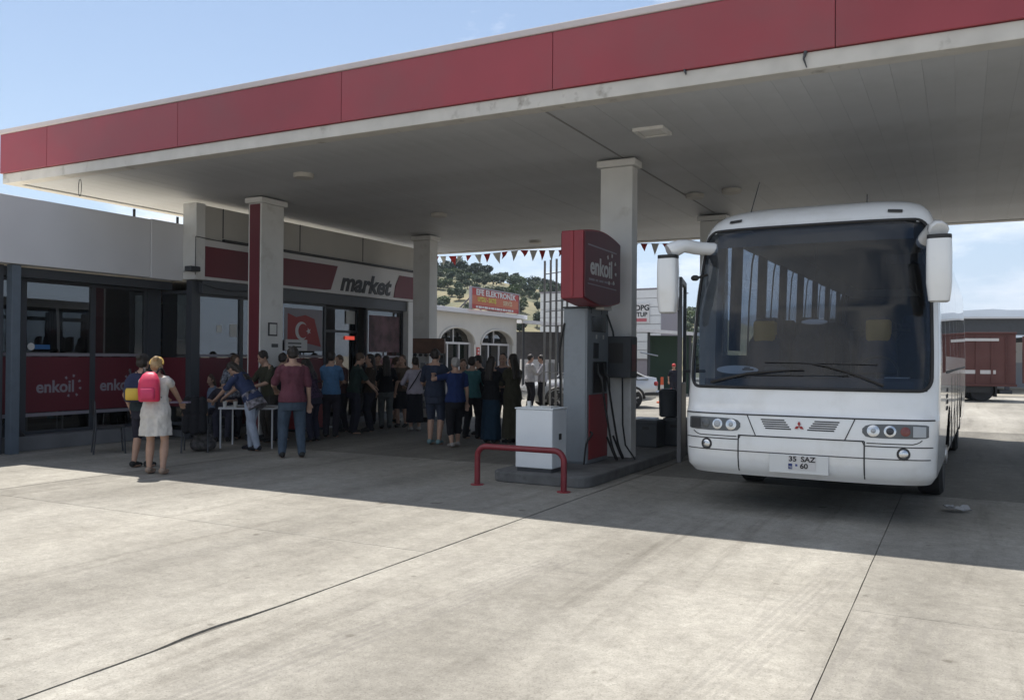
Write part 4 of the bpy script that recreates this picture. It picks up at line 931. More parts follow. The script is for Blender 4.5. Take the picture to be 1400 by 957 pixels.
def trees():
    specs = [(1, 1.0, 620, .13, M_leaf[0]), (2, .9, 620, .13, M_leaf[0]), (3, .8, 520, .14, M_leaf[1]), (4, .85, 520, .14, M_leaf[1]), (5, .7, 480, .15, M_leaf[2]), (6, .75, 480, .15, M_leaf[2])]
    cm = [crown_mesh(*s) for s in specs]
    tm = MB().tube([(0, 0, -0.3), (0.03, 0, 0.5), (-0.02, 0.04, 1.0)], [0.09, 0.07, 0.05], 6).tube([(0, 0, .6), (.25, .1, 1.15)], [.05, .02], 5).tube([(0, 0, .65), (-.2, -.15, 1.2)], [.05, .02], 5).mesh('trunk'); tm.materials.append(M_bark)
    def tree(px, D, kind, rad, trunk, name, lab, grp, z=None):
        p = AT(px, 488, D); zz = hill_z(px, D)-0.1 if z is None else z
        t = thing(name, lab, 'bush' if 'bush' in name else 'tree', (p.x, p.y, zz), rnd.uniform(0, 6.2), grp)
        o = bpy.data.objects.new('trunk', tm); col.objects.link(o); o.parent = t; o.scale = (rad*.9, rad*.9, max(trunk+rad*.35, .4))
        o = bpy.data.objects.new('crown', cm[kind]); col.objects.link(o); o.parent = t; o.scale = (rad, rad, rad*rnd.uniform(.85, 1.1)); o.location = (0, 0, trunk+rad*.72)
    for px, D, rd in ((604, 196, 2.7), (614, 200, 3.1), (626, 197, 3.4), (641, 200, 2.5), (652, 199, 3.0), (664, 197, 2.9), (688, 199, 1.9), (702, 198, 2.2)):
        tree(px, D, rnd.choice((0, 1)), rd*.62, 1.1, 'pine_tree', 'dark round-crowned tree on the hill ridge', 'dark trees along the hill ridge')
    for px, D, rd in ((729, 200, 1.8), (741, 202, 1.7), (752, 198, 1.6), (764, 200, 1.5)):
        tree(px, D, 1, rd, .8, 'pine_tree', 'small dark tree on the lower shoulder of the ridge', 'small trees on the ridge shoulder')
    r = random.Random(21); pts = []
    tries = 0
    while len(pts) < 285 and tries < 20000:
        tries += 1
        px = r.uniform(575, 985); D = r.choice((r.uniform(112, 200), r.uniform(140, 200)))
        dens = 1.0 if D < 150 else 0.8
        if 690 < px < 770 and D > 172 and r.random() < .75: continue
        if r.random() > dens: continue
        q = AT(px, 488, D)
        if any((q-o).length < 2.6 for o in pts): continue
        pts.append(q)
        k = r.choice((2, 3, 2, 3, 4, 5, 0)); rd = r.uniform(0.6, 1.35)
        nm, lab, grp = (('olive_tree', 'grey-green olive tree on the dry hillside', 'olive trees on the hillside') if k in (2, 3) else ('scrub_bush', 'yellow-green scrub bush on the dry hillside', 'scrub bushes on the hillside') if k > 3 else ('evergreen_bush', 'dark evergreen bush on the dry hillside', 'dark evergreen bushes on the hillside'))
        tree(px, D, k, rd, .15 if k > 3 else .4, nm, lab, grp)
    # foot of the slope beside the coach
    for px, D in ((905, 66), (925, 68), (948, 64), (965, 67)):
        tree(px, D, r.choice((4, 5)), r.uniform(1.3, 1.9), .5, 'roadside_bush', 'leafy bush behind the shed roof beside the coach', 'bushes behind the shed', 0)
trees()

# ---------------------------------------------------------------- arched building with roof sign
def local_frame(t, A, Bv):                      # thing at A, local x toward B, local y away behind the facade
    d = Bv-A; t.location = (A.x, A.y, 0); t.rotation_euler = (0, 0, math.atan2(d.y, d.x)); return math.hypot(d.x, d.y)
def along(px, A, Bv):                           # where a sight line crosses the facade line, metres from A
    d = ray(px, 488); e = Bv-A
    s = (d.x*A.y-d.y*A.x)/(d.y*e.x-d.x*e.y); return s*math.hypot(e.x, e.y)
def backdrop():
    A = AT(520, 488, 27.6); Bv = AT(706, 488, 37.0)
    t = thing('arched_building', 'white single-storey building with arched glazed openings behind the crowd', 'building'); Lw = local_frame(t, A, Bv)
    S = lambda px: along(px, A, Bv)
    mw = mat('whitewash', (0.55, 0.53, 0.49), 0.9, var=0.05, vscale=1.2, dirt=(0.43, 0.40, 0.36), dirt_scale=0.6, dirt_pos=(0.55, 0.9))
    H = 3.28; spans = [(S(600), S(648)), (S(657.5), S(700.5))]; w0 = spans[0][1]-spans[0][0]; spans = [(spans[0][0]-w0-0.5, spans[0][0]-0.45)]+spans
    mb = MB(); x = 0.0
    for a, b in spans:
        mb.box(x, a, 0, .28, 0, H)
        n = 14; zc = 2.16; hh = 0.60
        for i in range(n):
            f0, f1 = i/n, (i+1)/n
            z0 = zc+hh*math.sqrt(max(0, 1-(2*f0-1)**2)); z1 = zc+hh*math.sqrt(max(0, 1-(2*f1-1)**2)); xa, xb = a+(b-a)*f0, a+(b-a)*f1
            mb.add([(xa, 0, z0), (xb, 0, z1), (xb, 0, H), (xa, 0, H), (xa, .28, z0), (xb, .28, z1), (xb, .28, H), (xa, .28, H)], [(0, 1, 2, 3), (7, 6, 5, 4), (0, 4, 5, 1), (3, 2, 6, 7)])
        x = b
    mb.box(x, Lw, 0, .28, 0, H); mb.build('wall', mw, t)
    MB().box(0, .25, .285, 7, 0, H).build('side_wall', mw, t); MB().box(Lw-.25, Lw, .285, 7, 0, H).build('side_wall', mw, t); B('back_wall', M_shop, t, .26, Lw-.26, 6.5, 6.7, 0, H)
    B('roof_slab', mat('roof edge', (0.62, 0.62, 0.64), 0.7), t, -0.3, Lw+0.35, -0.35, 7.2, H+.003, H+.17, .01)
    for a, b in spans:
        fr = MB().box(a, b, .16, .21, 2.12, 2.20); k = 3
        for i in range(k+1):
            xx = a+(b-a)*i/k; xx = min(max(xx, a+.04), b-.04); fr.box(xx-.035, xx+.035, .16, .21, 0, 2.12)
        fr.box(a+(b-a)*.5-.025, a+(b-a)*.5+.025, .165, .205, 2.2, 2.74)
        o = fr.build('window', M_lett, t); B('pane', G_shop, o, a, b, .225, .232, 0.1, 2.77)
        n = 14; pts = []
        for i in range(n+1):
            q = math.pi*i/n; pts.append(((a+b)/2-(b-a)/2*math.cos(q)*1.03, -.02, 2.14+.625*math.sin(q)))
        MB().tube(pts, .05, 6).build('arch_trim', mw, o)
    xs = S(653)
    B('banner', mat('banner red', (.42, .05, .04), .7), t, xs-.12, xs+.12, -.03, -.005, 1.42, 2.02)
    for i in range(4): B('banner_mark', M_lett, t, xs-.05, xs+.06, -.036, -.031, 1.50+.13*i, 1.57+.13*i)
    # roof sign
    A2 = AT(645, 400, 32.2); B2 = AT(709, 410, 36.2)
    s = thing('roof_sign', 'red roof sign with white and yellow lettering on the arched building', 'sign'); L2 = local_frame(s, A2, B2)
    z0, z1 = H+.20, 4.25
    B('board', mat('sign board red', (.36, .04, .035), .6, var=.08, vscale=2), s, 0, L2, 0, .08, z0, z1)
    B('lower_strip', mat('sign board orange', (.42, .12, .06), .6), s, .03, L2-.03, -.004, -.001, z0+.16, z0+.50)
    fr = MB().box(-.05, 0, -.02, .09, z0-.02, z1+.05).box(L2, L2+.05, -.02, .09, z0-.02, z1+.05).box(0, L2, -.02, .09, z1, z1+.05); fr.build('border', M_lettg, s)
    text('EFE ELEKTRONİK', .30, M_lett, s, frame((L2/2, -.012, z0+.62), (1, 0, 0)), bold=.010, ext=.004, sx=L2*0.92/2.55)
    my = mat('yellow lettering', (.55, .50, .10), .6)
    text('UYDU - SATIŞ', .24, my, s, frame((L2*.30, -.012, z0+.36), (1, 0, 0)), bold=.006, ext=.004, sx=1.1); text('SERVİS', .24, mat('cream lettering', (.55, .42, .28), .6), s, frame((L2*.74, -.012, z0+.33), (1, 0, 0)), bold=.006, ext=.004, sx=1.2)
    mb = MB(); xx = .35
    for k in range(14):
        wd = (.17, .26, .12, .31)[k % 4]
        if xx+wd > L2-.4: break
        mb.box(xx, xx+wd, -.012, -.002, z0+.03, z0+.11); xx += wd+.06
    mb.build('small_print', M_lett, s)
    for x in (L2*.1, L2*.5, L2*.9): MB().tube([(x, .10, z0+.6), (x, .8, H+.17)], .03, 6).build('strut', M_dark, s)
    # ---- open shed, pale roof edge
    A3 = AT(712, 488, 37.6); B3 = AT(960, 488, 38.5)
    t = thing('open_shed', 'low open shed with pale sloping roof edge and dark green back', 'shed'); L3 = local_frame(t, A3, B3)
    za, zb = 3.10, 2.62
    MB().add([(0, -.8, za), (L3, -.8, zb), (L3, 5, zb+.25), (0, 5, za+.25), (0, -.8, za+.14), (L3, -.8, zb+.14), (L3, 5, zb+.39), (0, 5, za+.39)], [(0, 3, 2, 1), (4, 5, 6, 7), (0, 1, 5, 4), (1, 2, 6, 5), (2, 3, 7, 6), (3, 0, 4, 7)]).build('roof', mat('shed roof sheet', (.62, .61, .62), .6, var=.06), t)
    xg = along(868, A3, B3)
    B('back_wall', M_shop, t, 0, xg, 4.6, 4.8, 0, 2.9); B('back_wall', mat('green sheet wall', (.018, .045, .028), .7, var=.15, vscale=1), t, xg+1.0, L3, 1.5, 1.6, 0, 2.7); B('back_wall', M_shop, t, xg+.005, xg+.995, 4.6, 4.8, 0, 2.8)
    for px in (714, 760, 800, 850, 884, 940): x = along(px, A3, B3); B('post', M_dark, t, x-.05, x+.05, -.4, -.3, 0, za+(zb-za)*x/L3+.02)
    MB().tube([(xg+.1, -.5, 1.9), (xg+.95, -.35, 1.75)], .03, 5).build('brace', M_alu, t)
    B('white_counter', M_lett, t, 0.05, 1.7, .2, .7, 0, 1.55); B('white_counter', M_lett, t, along(750, A3, B3), along(768, A3, B3), .2, .7, 0, 1.4)
    # ---- white panelled building farther back
    A4 = AT(738, 488, 50); B4 = AT(902, 488, 46.0)
    t = thing('panelled_building', 'white building clad in wide horizontal panels behind the shed', 'building'); L4 = local_frame(t, A4, B4)
    mp_ = mat('white cladding', (.58, .59, .60), .5, var=.03, rnd_obj=.03)
    ztop = 5.35
    for k in range(8): B('panel', mp_, t, 0, L4, 0, .15, 1.6+.47*k+.012, 1.6+.47*(k+1)-.012, .008)
    B('core', M_lettg, t, .02, L4-.02, .13, 4, 0, ztop+.02); B('coping', M_lettg, t, -.05, L4+.05, -.03, 4.1, ztop+.025, ztop+.09)
    x0 = along(862, A4, B4); x1 = along(888, A4, B4)
    b = B('sign_board', M_lett, t, x0, x1, -.06, -.005, 3.55, 4.62); text('ROPG', .42, M_ink, b, frame(((x0+x1)/2, -.065, 4.36), (1, 0, 0)), bold=.014, ext=.003)
    text('IPTUP', .34, M_ink, b, frame(((x0+x1)/2, -.065, 4.0), (1, 0, 0)), bold=.010, ext=.003); B('red_print', mat('red print', (.40, .10, .12), .6), b, x0+.12, x1-.15, -.066, -.061, 3.62, 3.80)
    # ---- truck shed to the right
    A5 = AT(1290, 488, 46); B5 = AT(1560, 488, 44)
    t = thing('truck_shed', 'long dark-fronted shed with pale roof line behind the trailer', 'shed'); L5 = local_frame(t, A5, B5)
    mdk = mat('shed fascia', (.05, .055, .065), .6, var=.1)
    B('fascia', mdk, t, -6, L5, 0, .2, 3.02, 3.88); B('roof_sheet', mat('roof sheet', (.58, .60, .64), .5), t, -6.1, L5, -.25, 14, 3.883, 3.98)
    B('back_wall', mat('shed inner wall', (.30, .32, .36), .8), t, -6, L5, 9, 9.2, 0, 1.55); B('back_wall', M_lett, t, -6, L5, 9.01, 9.19, 1.555, 3.01)
    for x in (-5.8, -1.2, 3.2, 7.8, 12): B('post', mdk, t, x-.1, x+.1, .21, .40, 0, 3.02)
    for x in (-3, 1, 5.5): B('beam', mdk, t, x-.15, x+.15, .41, 8.9, 2.75, 3.01)
backdrop()

# ---------------------------------------------------------------- trailer, car, cones
def wheel(parent, x, y, r, wdt, m_rim, spokes=0, side=-1):
    o = MB().lathe([(r*.62, -wdt/2), (r*.93, -wdt/2), (r, -wdt*.3), (r, wdt*.3), (r*.93, wdt/2), (r*.62, wdt/2)], (x, y, r), 26, 'Y').build('wheel', M_rubber, parent, smooth=40)
    mb = MB().lathe([(r*.64, side*wdt*.40), (r*.64, side*wdt*.48), (r*.58, side*wdt*.48), (r*.56, side*wdt*.30), (0.02, side*wdt*.28)], (x, y, r), 24, 'Y')
    mb.build('rim', m_rim, o, smooth=30)
    for k in range(spokes):
        a = 2*math.pi*k/spokes; c, s = math.cos(a), math.sin(a); w0, w1 = r*.10, r*.075; yy = y+side*wdt*.40; y2 = y+side*wdt*.5
        P = [(-w0, r*.05), (w0, r*.05), (w1, r*.6), (-w1, r*.6)]
        q = [(x+p[0]*c+p[1]*s, r-p[0]*s+p[1]*c) for p in P]
        MB().prism(q, 'Y', min(yy, y2), max(yy, y2)).build('spoke', M_alu, o)
    return o
def trailer():
    A = AT(1284, 488, 35.0); Bv = AT(1389, 488, 34.2)
    t = thing('cargo_trailer', 'red cargo trailer with white stripes parked by the truck shed', 'trailer'); L_ = local_frame(t, A, Bv)
    mr = mat('trailer red', (.095, .032, .028), .6, var=.15, vscale=1.5, dirt=(.10, .05, .045), dirt_scale=1.5)
    x0 = -3.2
    B('cargo_box', mr, t, x0, L_, 0, 2.4, .72, 2.72, .01)
    for x in [x0+.05+.56*k for k in range(12)]+[L_-.38]: B('rib', mr, t, x, x+.07, -.05, -.001, .76, 2.64)
    B('upper_stripe', M_lett, t, x0, L_-.62, -.056, -.051, 2.44, 2.55)
    for a, b in ((x0+.3, x0+2.0), (x0+2.4, x0+3.9), (L_-1.86, L_-1.42), (L_-1.28, L_-.72)): B('lower_patch', M_lett, t, a, b, -.016, -.002, 1.12, 1.27)
    B('top_rail', mr, t, x0-.02, L_+.02, -.06, 2.46, 2.723, 2.80, .01); B('bottom_rail', mr, t, x0-.02, L_+.03, -.06, 2.46, .62, .718, .01)
    B('chassis', M_dark, t, x0, L_-1.0, .5, 1.9, .45, .61); B('tool_box', M_black, t, L_-2.6, L_-.9, .05, .5, .35, .60)
    for x in (L_-1.2, L_-2.35): wheel(t, x, .25, .46, .28, M_dark); wheel(t, x, 2.1, .46, .28, M_dark, side=1)
    B('mud_guard', M_black, t, L_-.72, L_-.66, .05, .5, .2, .62); B('rear_bumper', M_dark, t, L_-.55, L_-.1, .1, 2.3, .32, .46)
    for k in range(2): B('tail_lamp', M_redv, t, L_+.001, L_+.03, .2+1.9*k, .35+1.9*k, .66, .72)
    for zz in (1.6, 2.1): MB().tube([(L_+.03, .3, zz), (L_+.06, .3, zz-.12)], .03, 6).build('latch', M_dark, t)
trailer()
def car():
    Fw = Vector((-11.98, 25.5, 0)); d = Vector((.743, .67, 0)).normalized()
    t = thing('sedan_car', 'silver-white sedan parked behind the fuel pump', 'car', Fw, math.atan2(d.y, d.x))
    mp_ = mat('silver car paint', (.55, .56, .57), .25, .35, coat=.6)
    # lower body: sections along x (front wheel at 0, rear wheel at 2.62); visible side is local -y
    sec = [(-.82, .42, .62, .52), (-.78, .30, .70, .66), (-.55, .22, .78, .80), (0, .20, .86, .86), (.55, .20, .93, .87), (1.3, .20, .95, .88), (2.2, .20, .97, .88), (2.9, .22, 1.02, .86), (3.30, .26, 1.03, .80), (3.50, .32, 1.0, .72), (3.56, .42, .92, .62)]
    rg = []
    for x, zb, zt, hw in sec:
        zm = (zb+zt)/2
        q = [(-.86, zb), (-.98, zb+.12), (-1.0, zm), (-.97, zt-.12), (-.88, zt), (0, zt+.03)]; q = q+[(-a, b) for a, b in reversed(q[:-1])]
        rg.append([Vector((x, a*hw, b)) for a, b in q])
    MB().rings(rg).build('body', mp_, t, smooth=40)
    cab = [(.45, .94, .74), (1.05, 1.36, .60), (1.5, 1.43, .58), (2.1, 1.42, .58), (2.55, 1.32, .60), (3.15, 1.03, .72)]
    lo = [(x, .93+.02*i, w_) for i, (x, z, w_) in enumerate(cab)]
    rg = [[Vector((x, -.84, .94)), Vector((x, -wt-.0, max(z-.05, .95))), Vector((x, -wt+.12, z)), Vector((x, wt-.12, z)), Vector((x, wt, max(z-.05, .95))), Vector((x, .84, .94))] for (x, z, wt) in cab]
    g = MB().rings(rg).build('greenhouse', mat('car glass', (.02, .025, .03), .08), t, smooth=30)
    MB().rings([[p+Vector((0, 0, .012)) for p in r_[2:4]]+[p+Vector((0, 0, .03)) for p in reversed(r_[2:4])] for r_ in rg[1:5]]).build('roof', mp_, t, smooth=30)
    for s in (-1, 1):
        MB().tube([Vector((x, s*(wt+.005), max(z-.04, .97))) for x, z, wt in cab], .028, 6).build('roof_rail', mp_, t)
        MB().tube([Vector((1.55, s*.86, .95)), Vector((1.58, s*.585, 1.40))], .03, 6).build('pillar', mp_, t); MB().box(.62, .80, s*.96-.07, s*.96+.07, .95, 1.07).build('mirror', mp_, t, .02)
        for x in (.5, 1.55, 2.45): MB().tube([(x, s*.865, .28), (x+.02, s*.885, .6), (x, s*.85, .93)], .006, 4).build('door_gap', M_seam, t)
        for x in (1.35, 2.25): B('handle', M_alu, t, x, x+.16, s*.88-.02, s*.88+.02, .80, .83)
        for x in (0, 2.62):
            wheel(t, x, s*.76, .31, .20, M_alu, 5, s)
            MB().tube([(x+.37*math.cos(a), s*.845, .31+.37*math.sin(a)) for a in [math.pi*k/12 for k in range(13)]], .045, 6).build('wheel_arch', M_black, t)
        MB().ball((3.42, s*.66, .80), (.14, .12, .10)).build('tail_light', mat('tail light', (.30, .02, .02), .2), t, smooth=180); MB().ball((-.72, s*.55, .62), (.12, .16, .08)).build('headlight', M_clr_(), t, smooth=180)
    B('rear_bumper', mp_, t, 3.30, 3.62, -.74, .74, .36, .58, .05); B('number_plate', M_lett, t, 3.621, 3.63, -.25, .25, .46, .56); B('bumper_strip', M_black, t, 3.0, 3.60, -.84, -.80, .42, .52, .02)
def M_clr_(): return MATS['clear lens']
car()
def cones():
    mo = mat('cone orange', (.55, .09, .03), .6); 
    for px, py, lab in ((905, 551, 'slim orange marker post with white band near the sedan'), (917, 549, 'short orange marker post beside the child in dark clothes')):
        p = G(px, py); h = .95 if px == 905 else .5
        t = thing('marker_post', lab, 'marker post', p)
        MB().lathe([(.20, 0), (.20, .05), (.09, .07), (.06, h*.5), (.05, h)], (0, 0, 0), 14).build('post', mo, t, smooth=40); MB().lathe([(.062, h*.55), (.06, h*.7)], (0, 0, 0), 14).build('white_band', M_lett, t)
cones()
# ---------------------------------------------------------------- people
SKIN = [mat('skin light', (.38, .235, .17), .6, var=.05, vscale=20), mat('skin tan', (.36, .21, .145), .6, var=.05, vscale=20)]
HAIR = {'dark': mat('hair dark', (.018, .013, .010), .55, var=.3, vscale=40, bump=.5, bscale=60), 'brown': mat('hair brown', (.07, .042, .025), .55, var=.3, vscale=40, bump=.5, bscale=60),
        'grey': mat('hair grey', (.30, .29, .28), .6, var=.2, vscale=40, bump=.5, bscale=60), 'blond': mat('hair blond', (.28, .19, .09), .55, var=.3, vscale=40, bump=.5, bscale=60)}
def print_cloth(c):
    return mat('printed cloth %.3f %.3f %.3f' % c, c, .9, var=.85, vscale=26, bump=.5, bscale=16, spec=.2)
def cloth(c):
    return mat('cloth %.3f %.3f %.3f' % c, c, .9, var=.14, vscale=9, bump=.55, bscale=16, spec=.2)
def remeshed(mb, name, voxel, m, parent, smooth_it=3, fold=0.0, seed=0.0):
    me = mb.mesh(name, True); o = bpy.data.objects.new('tmp', me); col.objects.link(o)
    r = o.modifiers.new('r', 'REMESH'); r.mode = 'VOXEL'; r.voxel_size = voxel
    if smooth_it: s = o.modifiers.new('s', 'SMOOTH'); s.factor = .5; s.iterations = smooth_it
    dg = bpy.context.evaluated_depsgraph_get(); me2 = bpy.data.meshes.new_from_object(o.evaluated_get(dg)); bpy.data.objects.remove(o); bpy.data.meshes.remove(me)
    if fold:
        me2.update(); cs = []
        for v in me2.vertices:
            q = v.co; a = mn.noise(Vector((q.x*13+seed, q.y*13, q.z*4.5)))+.6*mn.noise(Vector((q.x*24, q.y*24+seed, q.z*15)))
            cs.append(q+v.normal*a*fold)
        for v, q in zip(me2.vertices, cs): v.co = q
    me2.name = name; me2.materials.clear()
    return link(name, me2, m, parent, smooth=180)
def capsule(mb, a, b, ra, rb, n=12):
    a, b = Vector(a), Vector(b); d = (b-a); L_ = d.length
    if L_ < 1e-5: return
    d /= L_; pts = []; rs = []
    for k in range(4): q = math.pi/2*(k+.35)/4; pts.append(a-d*ra*math.cos(q)); rs.append(ra*math.sin(q))
    for f in (0, .33, .66, 1): pts.append(a+d*L_*f); rs.append(ra+(rb-ra)*f)
    for k in range(3, -1, -1): q = math.pi/2*(k+.35)/4; pts.append(b+d*rb*math.cos(q)); rs.append(rb*math.sin(q))
    mb.tube(pts, rs, n)
def ik(S, T, a, b, pole):
    d = T-S; L_ = min(d.length, (a+b)*.995); u = d.normalized(); T = S+u*L_
    x = (a*a-b*b+L_*L_)/(2*L_); h = math.sqrt(max(a*a-x*x, 0)); p = pole-u*pole.dot(u)
    p = p.normalized() if p.length > 1e-4 else u.orthogonal().normalized()
    return S+u*x+p*h, T
def person(label, loc, face, H=1.68, top=(.2, .2, .2), bottom=(.05, .05, .07), sleeve=.5, btype='trousers', hem=None, shoes=(.03, .03, .03), hair='dark', hstyle='short', skin=0, lean=0, side=0,
           hands=(None, None), feet=((.055, 0), (-.055, 0)), look=0, nod=0, build=1.0, seat=None, voxel=.0105, shirt_hem=.46, group='people standing under the canopy', printed=False):
    """face: world angle the person looks along; hands in local units (right, forward, up)/H; None lets the arm hang"""
    t = thing('person', label, 'person', loc, face-math.pi/2, group)
    h = H; V = lambda x, y, z: Vector((x*h, y*h, z*h)); Bd = build
    pz = .53 if seat is None else seat/h+.035
    pel = V(0, 0, pz)
    la, sd = R(lean), R(side)
    up = Vector((math.sin(sd), math.sin(la), math.cos(la)*math.cos(sd))).normalized(); rt = Vector((1, 0, 0)); rt = (rt-up*rt.dot(up)).normalized(); fw = up.cross(rt)
    sp = lambda z, dx=0, dy=0: pel+up*(z-.53)*h+rt*dx*h+fw*dy*h
    def torso(mb, e, z0, z1, ws=1.0):
        secs = [(.455, .088, .066, 0), (.50, .096, .070, -.004), (.55, .092, .066, -.002), (.61, .080*ws, .058, .002), (.66, .080*ws, .058, .003), (.71, .089, .064, .004), (.76, .094, .064, .002), (.80, .098, .052, -.004), (.822, .080, .044, -.008), (.840, .052, .038, -.006)]
        rg = []
        for z, rx, ry, dy in secs:
            if z < z0-.001 or z > z1+.001: continue
            c = sp(z, 0, dy); ee = e+(.016 if e and z < .58 else .008 if e and z < .64 else 0); rg.append([c+rt*math.cos(2*math.pi*k/18)*(rx*Bd*h+ee)+fw*math.sin(2*math.pi*k/18)*(ry*Bd*h+ee) for k in range(18)])
        mb.rings(rg)
    sh = [sp(.789, s*.100*Bd, -.004) for s in (1, -1)]
    ua, fa = .165*h, .145*h; arms = []
    for k, s in enumerate((1, -1)):
        tgt = hands[k]
        tgt = sp(.805)+rt*(s*.135*Bd*h)+Vector((0, .03*h, -.30*h)) if tgt is None else V(*tgt)
        pole = rt*s*.6-fw*.8-Vector((0, 0, .35)); el, wr = ik(sh[k], tgt, ua, fa, pole); arms.append((sh[k], el, wr))
    legs = []
    for k, s in enumerate((1, -1)):
        hip = pel+Vector((s*.050*h*Bd, 0, -.005*h)); fx, fy = feet[k]; fz = 0.042
        an = V(fx, fy-.01, fz); kn, an = ik(hip, an, .245*h, .246*h, Vector((s*.12, 1, .1))); legs.append((hip, kn, an))
    # --- body
    mb = MB(); torso(mb, 0, .45, .84)
    for S, E, Wv in arms:
        capsule(mb, S, E, .029*h*Bd, .023*h); capsule(mb, E, Wv, .023*h, .016*h)
        d = (Wv-E).normalized(); sdv = d.cross(Vector((0, 0, 1))); sdv = sdv.normalized() if sdv.length > .1 else Vector((1, 0, 0)); pm = d.cross(sdv)
        pc = Wv+d*.045*h
        for q in (-1, -.35, .35, 1): capsule(mb, Wv+sdv*q*.008*h, pc+sdv*q*.017*h, .011*h, .010*h, 8)
        for q, fl in ((-1.25, .034), (-.42, .044), (.42, .046), (1.25, .040)):      # four fingers, slightly curled
            b0 = pc+sdv*q*.0155*h; b1 = b0+d*fl*h*.6+pm*.006*h; b2 = b1+d*fl*h*.35+pm*.014*h
            capsule(mb, b0, b1, .0062*h, .0056*h, 8); capsule(mb, b1, b2, .0056*h, .0045*h, 8)
        tb = Wv+d*.014*h+sdv*.017*h; capsule(mb, tb, tb+sdv*.017*h+d*.024*h+pm*.006*h, .0072*h, .006*h, 8)
    for hip, kn, an in legs:
        capsule(mb, hip, kn, .050*h*Bd, .033*h); capsule(mb, kn, kn.lerp(an, .35), .033*h, .034*h*Bd); capsule(mb, kn.lerp(an, .35), an, .034*h*Bd, .020*h)
        capsule(mb, an+Vector((0, -.01*h, -.018*h)), an+Vector((0, .085*h, -.028*h)), .020*h, .013*h); capsule(mb, an+Vector((.008*h, 0, -.022*h)), an+Vector((.012*h, .07*h, -.028*h)), .016*h, .012*h)
    neck = sp(.83, 0, -.004); yaw = R(look); nd = R(nod)
    hf = (Quaternion(up, yaw) @ fw); hr = (Quaternion(up, yaw) @ rt); hu = (Quaternion(hr, -nd) @ up); hf = (Quaternion(hr, -nd) @ hf)
    hc = neck+up*.034*h+hu*.058*h+hf*.012*h
    HP = lambda x, y, z: hc+hr*x*h+hf*y*h+hu*z*h
    capsule(mb, neck-up*.02*h, neck+up*.04*h+hf*.006*h, .038*h, .034*h)
    for s in (1, -1): capsule(mb, neck+up*.008*h, sp(.803, s*.085*Bd, -.004), .030*h, .026*h)
    def ell(mb, c, rx, ry, rz, n=16, m=10):
        rg = []
        for i in range(1, m):
            a = math.pi*i/m
            rg.append([HP(c[0]+rx*math.sin(a)*math.cos(2*math.pi*k/n), c[1]+ry*math.sin(a)*math.sin(2*math.pi*k/n), c[2]-rz*math.cos(a)) for k in range(n)])
        mb.rings(rg)
    ell(mb, (0, -.006, .016), .044, .054, .052); ell(mb, (0, .010, -.022), .036, .042, .044); ell(mb, (0, .030, -.050), .020, .020, .016)
    capsule(mb, HP(0, .050, .004), HP(0, .060, -.018), .005*h, .0085*h, 8)
    for s in (1, -1): ell(mb, (s*.046, -.004, -.008), .006, .012, .018, 8, 6)
    body = remeshed(mb, 'body', voxel, SKIN[skin], t)
    for s in (1, -1):
        mb = MB(); mb.ball(HP(s*.017, .0475, .004), (.006*h, .006*h, .0045*h), 8, 5); mb.build('eye', mat('eye', (.02, .015, .012), .2), body)
    mb = MB(); capsule(mb, HP(-.013, .049, -.036), HP(.013, .049, -.036), .0035*h, .0035*h, 6); mb.build('mouth', mat('lip', (.28, .10, .09), .5), body)
    # --- hair
    mb = MB(); hm = HAIR[hair]
    ell(mb, (0, -.016, .024), .050, .056, .054)
    if hstyle != 'short': ell(mb, (0, -.030, -.006), .050, .044, .050)
    else: ell(mb, (0, -.028, .0), .046, .038, .040)
    if hstyle == 'bun': ell(mb, (0, -.062, .045), .027, .027, .025)
    if hstyle == 'pony': capsule(mb, HP(0, -.065, .03), HP(0, -.075, -.09), .020*h, .011*h)
    if hstyle == 'long':
        for x in (-.028, 0, .028): capsule(mb, HP(x, -.040, .0), sp(.735, x*1.15, -.068), .026*h, .020*h)
    hb = remeshed(mb, 'hair', .009, hm, t, 2, .010, face*7)
    # --- clothes
    if max(top) < .2: top = tuple(c*.75 for c in top)
    if max(bottom) < .2: bottom = tuple(c*.8 for c in bottom)
    mt = print_cloth(top) if printed else cloth(top); g = .010
    mb = MB(); torso(mb, g+.010, shirt_hem if btype != 'dress' else .455, .83)
    for s in (1, -1): capsule(mb, sp(.815, s*.035, -.006), sp(.798, s*.088*Bd, -.004), .030*h+g*.4, .030*h+g*.4)
    if btype == 'dress':
        hz = hem; rg = []
        for f in (0, .15, .4, .7, 1):
            zz = .60+(hz-.60)*f; c = Vector((pel.x, pel.y, 0))*(1)+Vector((0, 0, zz*h)); rx = (.092+.024*f)*Bd*h+g*1.6; ry = (.068+.030*f)*Bd*h+g*1.6
            rg.append([c+Vector((math.cos(2*math.pi*k/28)*rx*(1+.05*f*math.sin(k*2.3)), math.sin(2*math.pi*k/28)*ry*(1+.07*f*math.cos(k*1.9)), 0)) for k in range(28)])
        mb.rings(rg)
    for S, E, Wv in arms:
        capsule(mb, S-up*.004*h, S.lerp(E, min(sleeve*2, 1)*.96), .032*h*Bd+g*.5, .029*h*Bd+g*.7)
        if sleeve > .5: capsule(mb, E, E.lerp(Wv, min((sleeve-.5)*2, .96)), .027*h+g*.7, .020*h+g*.6)
    o = remeshed(mb, 'dress' if btype == 'dress' else 'shirt', voxel, mt, t, 2, .011, H*37+face*5)
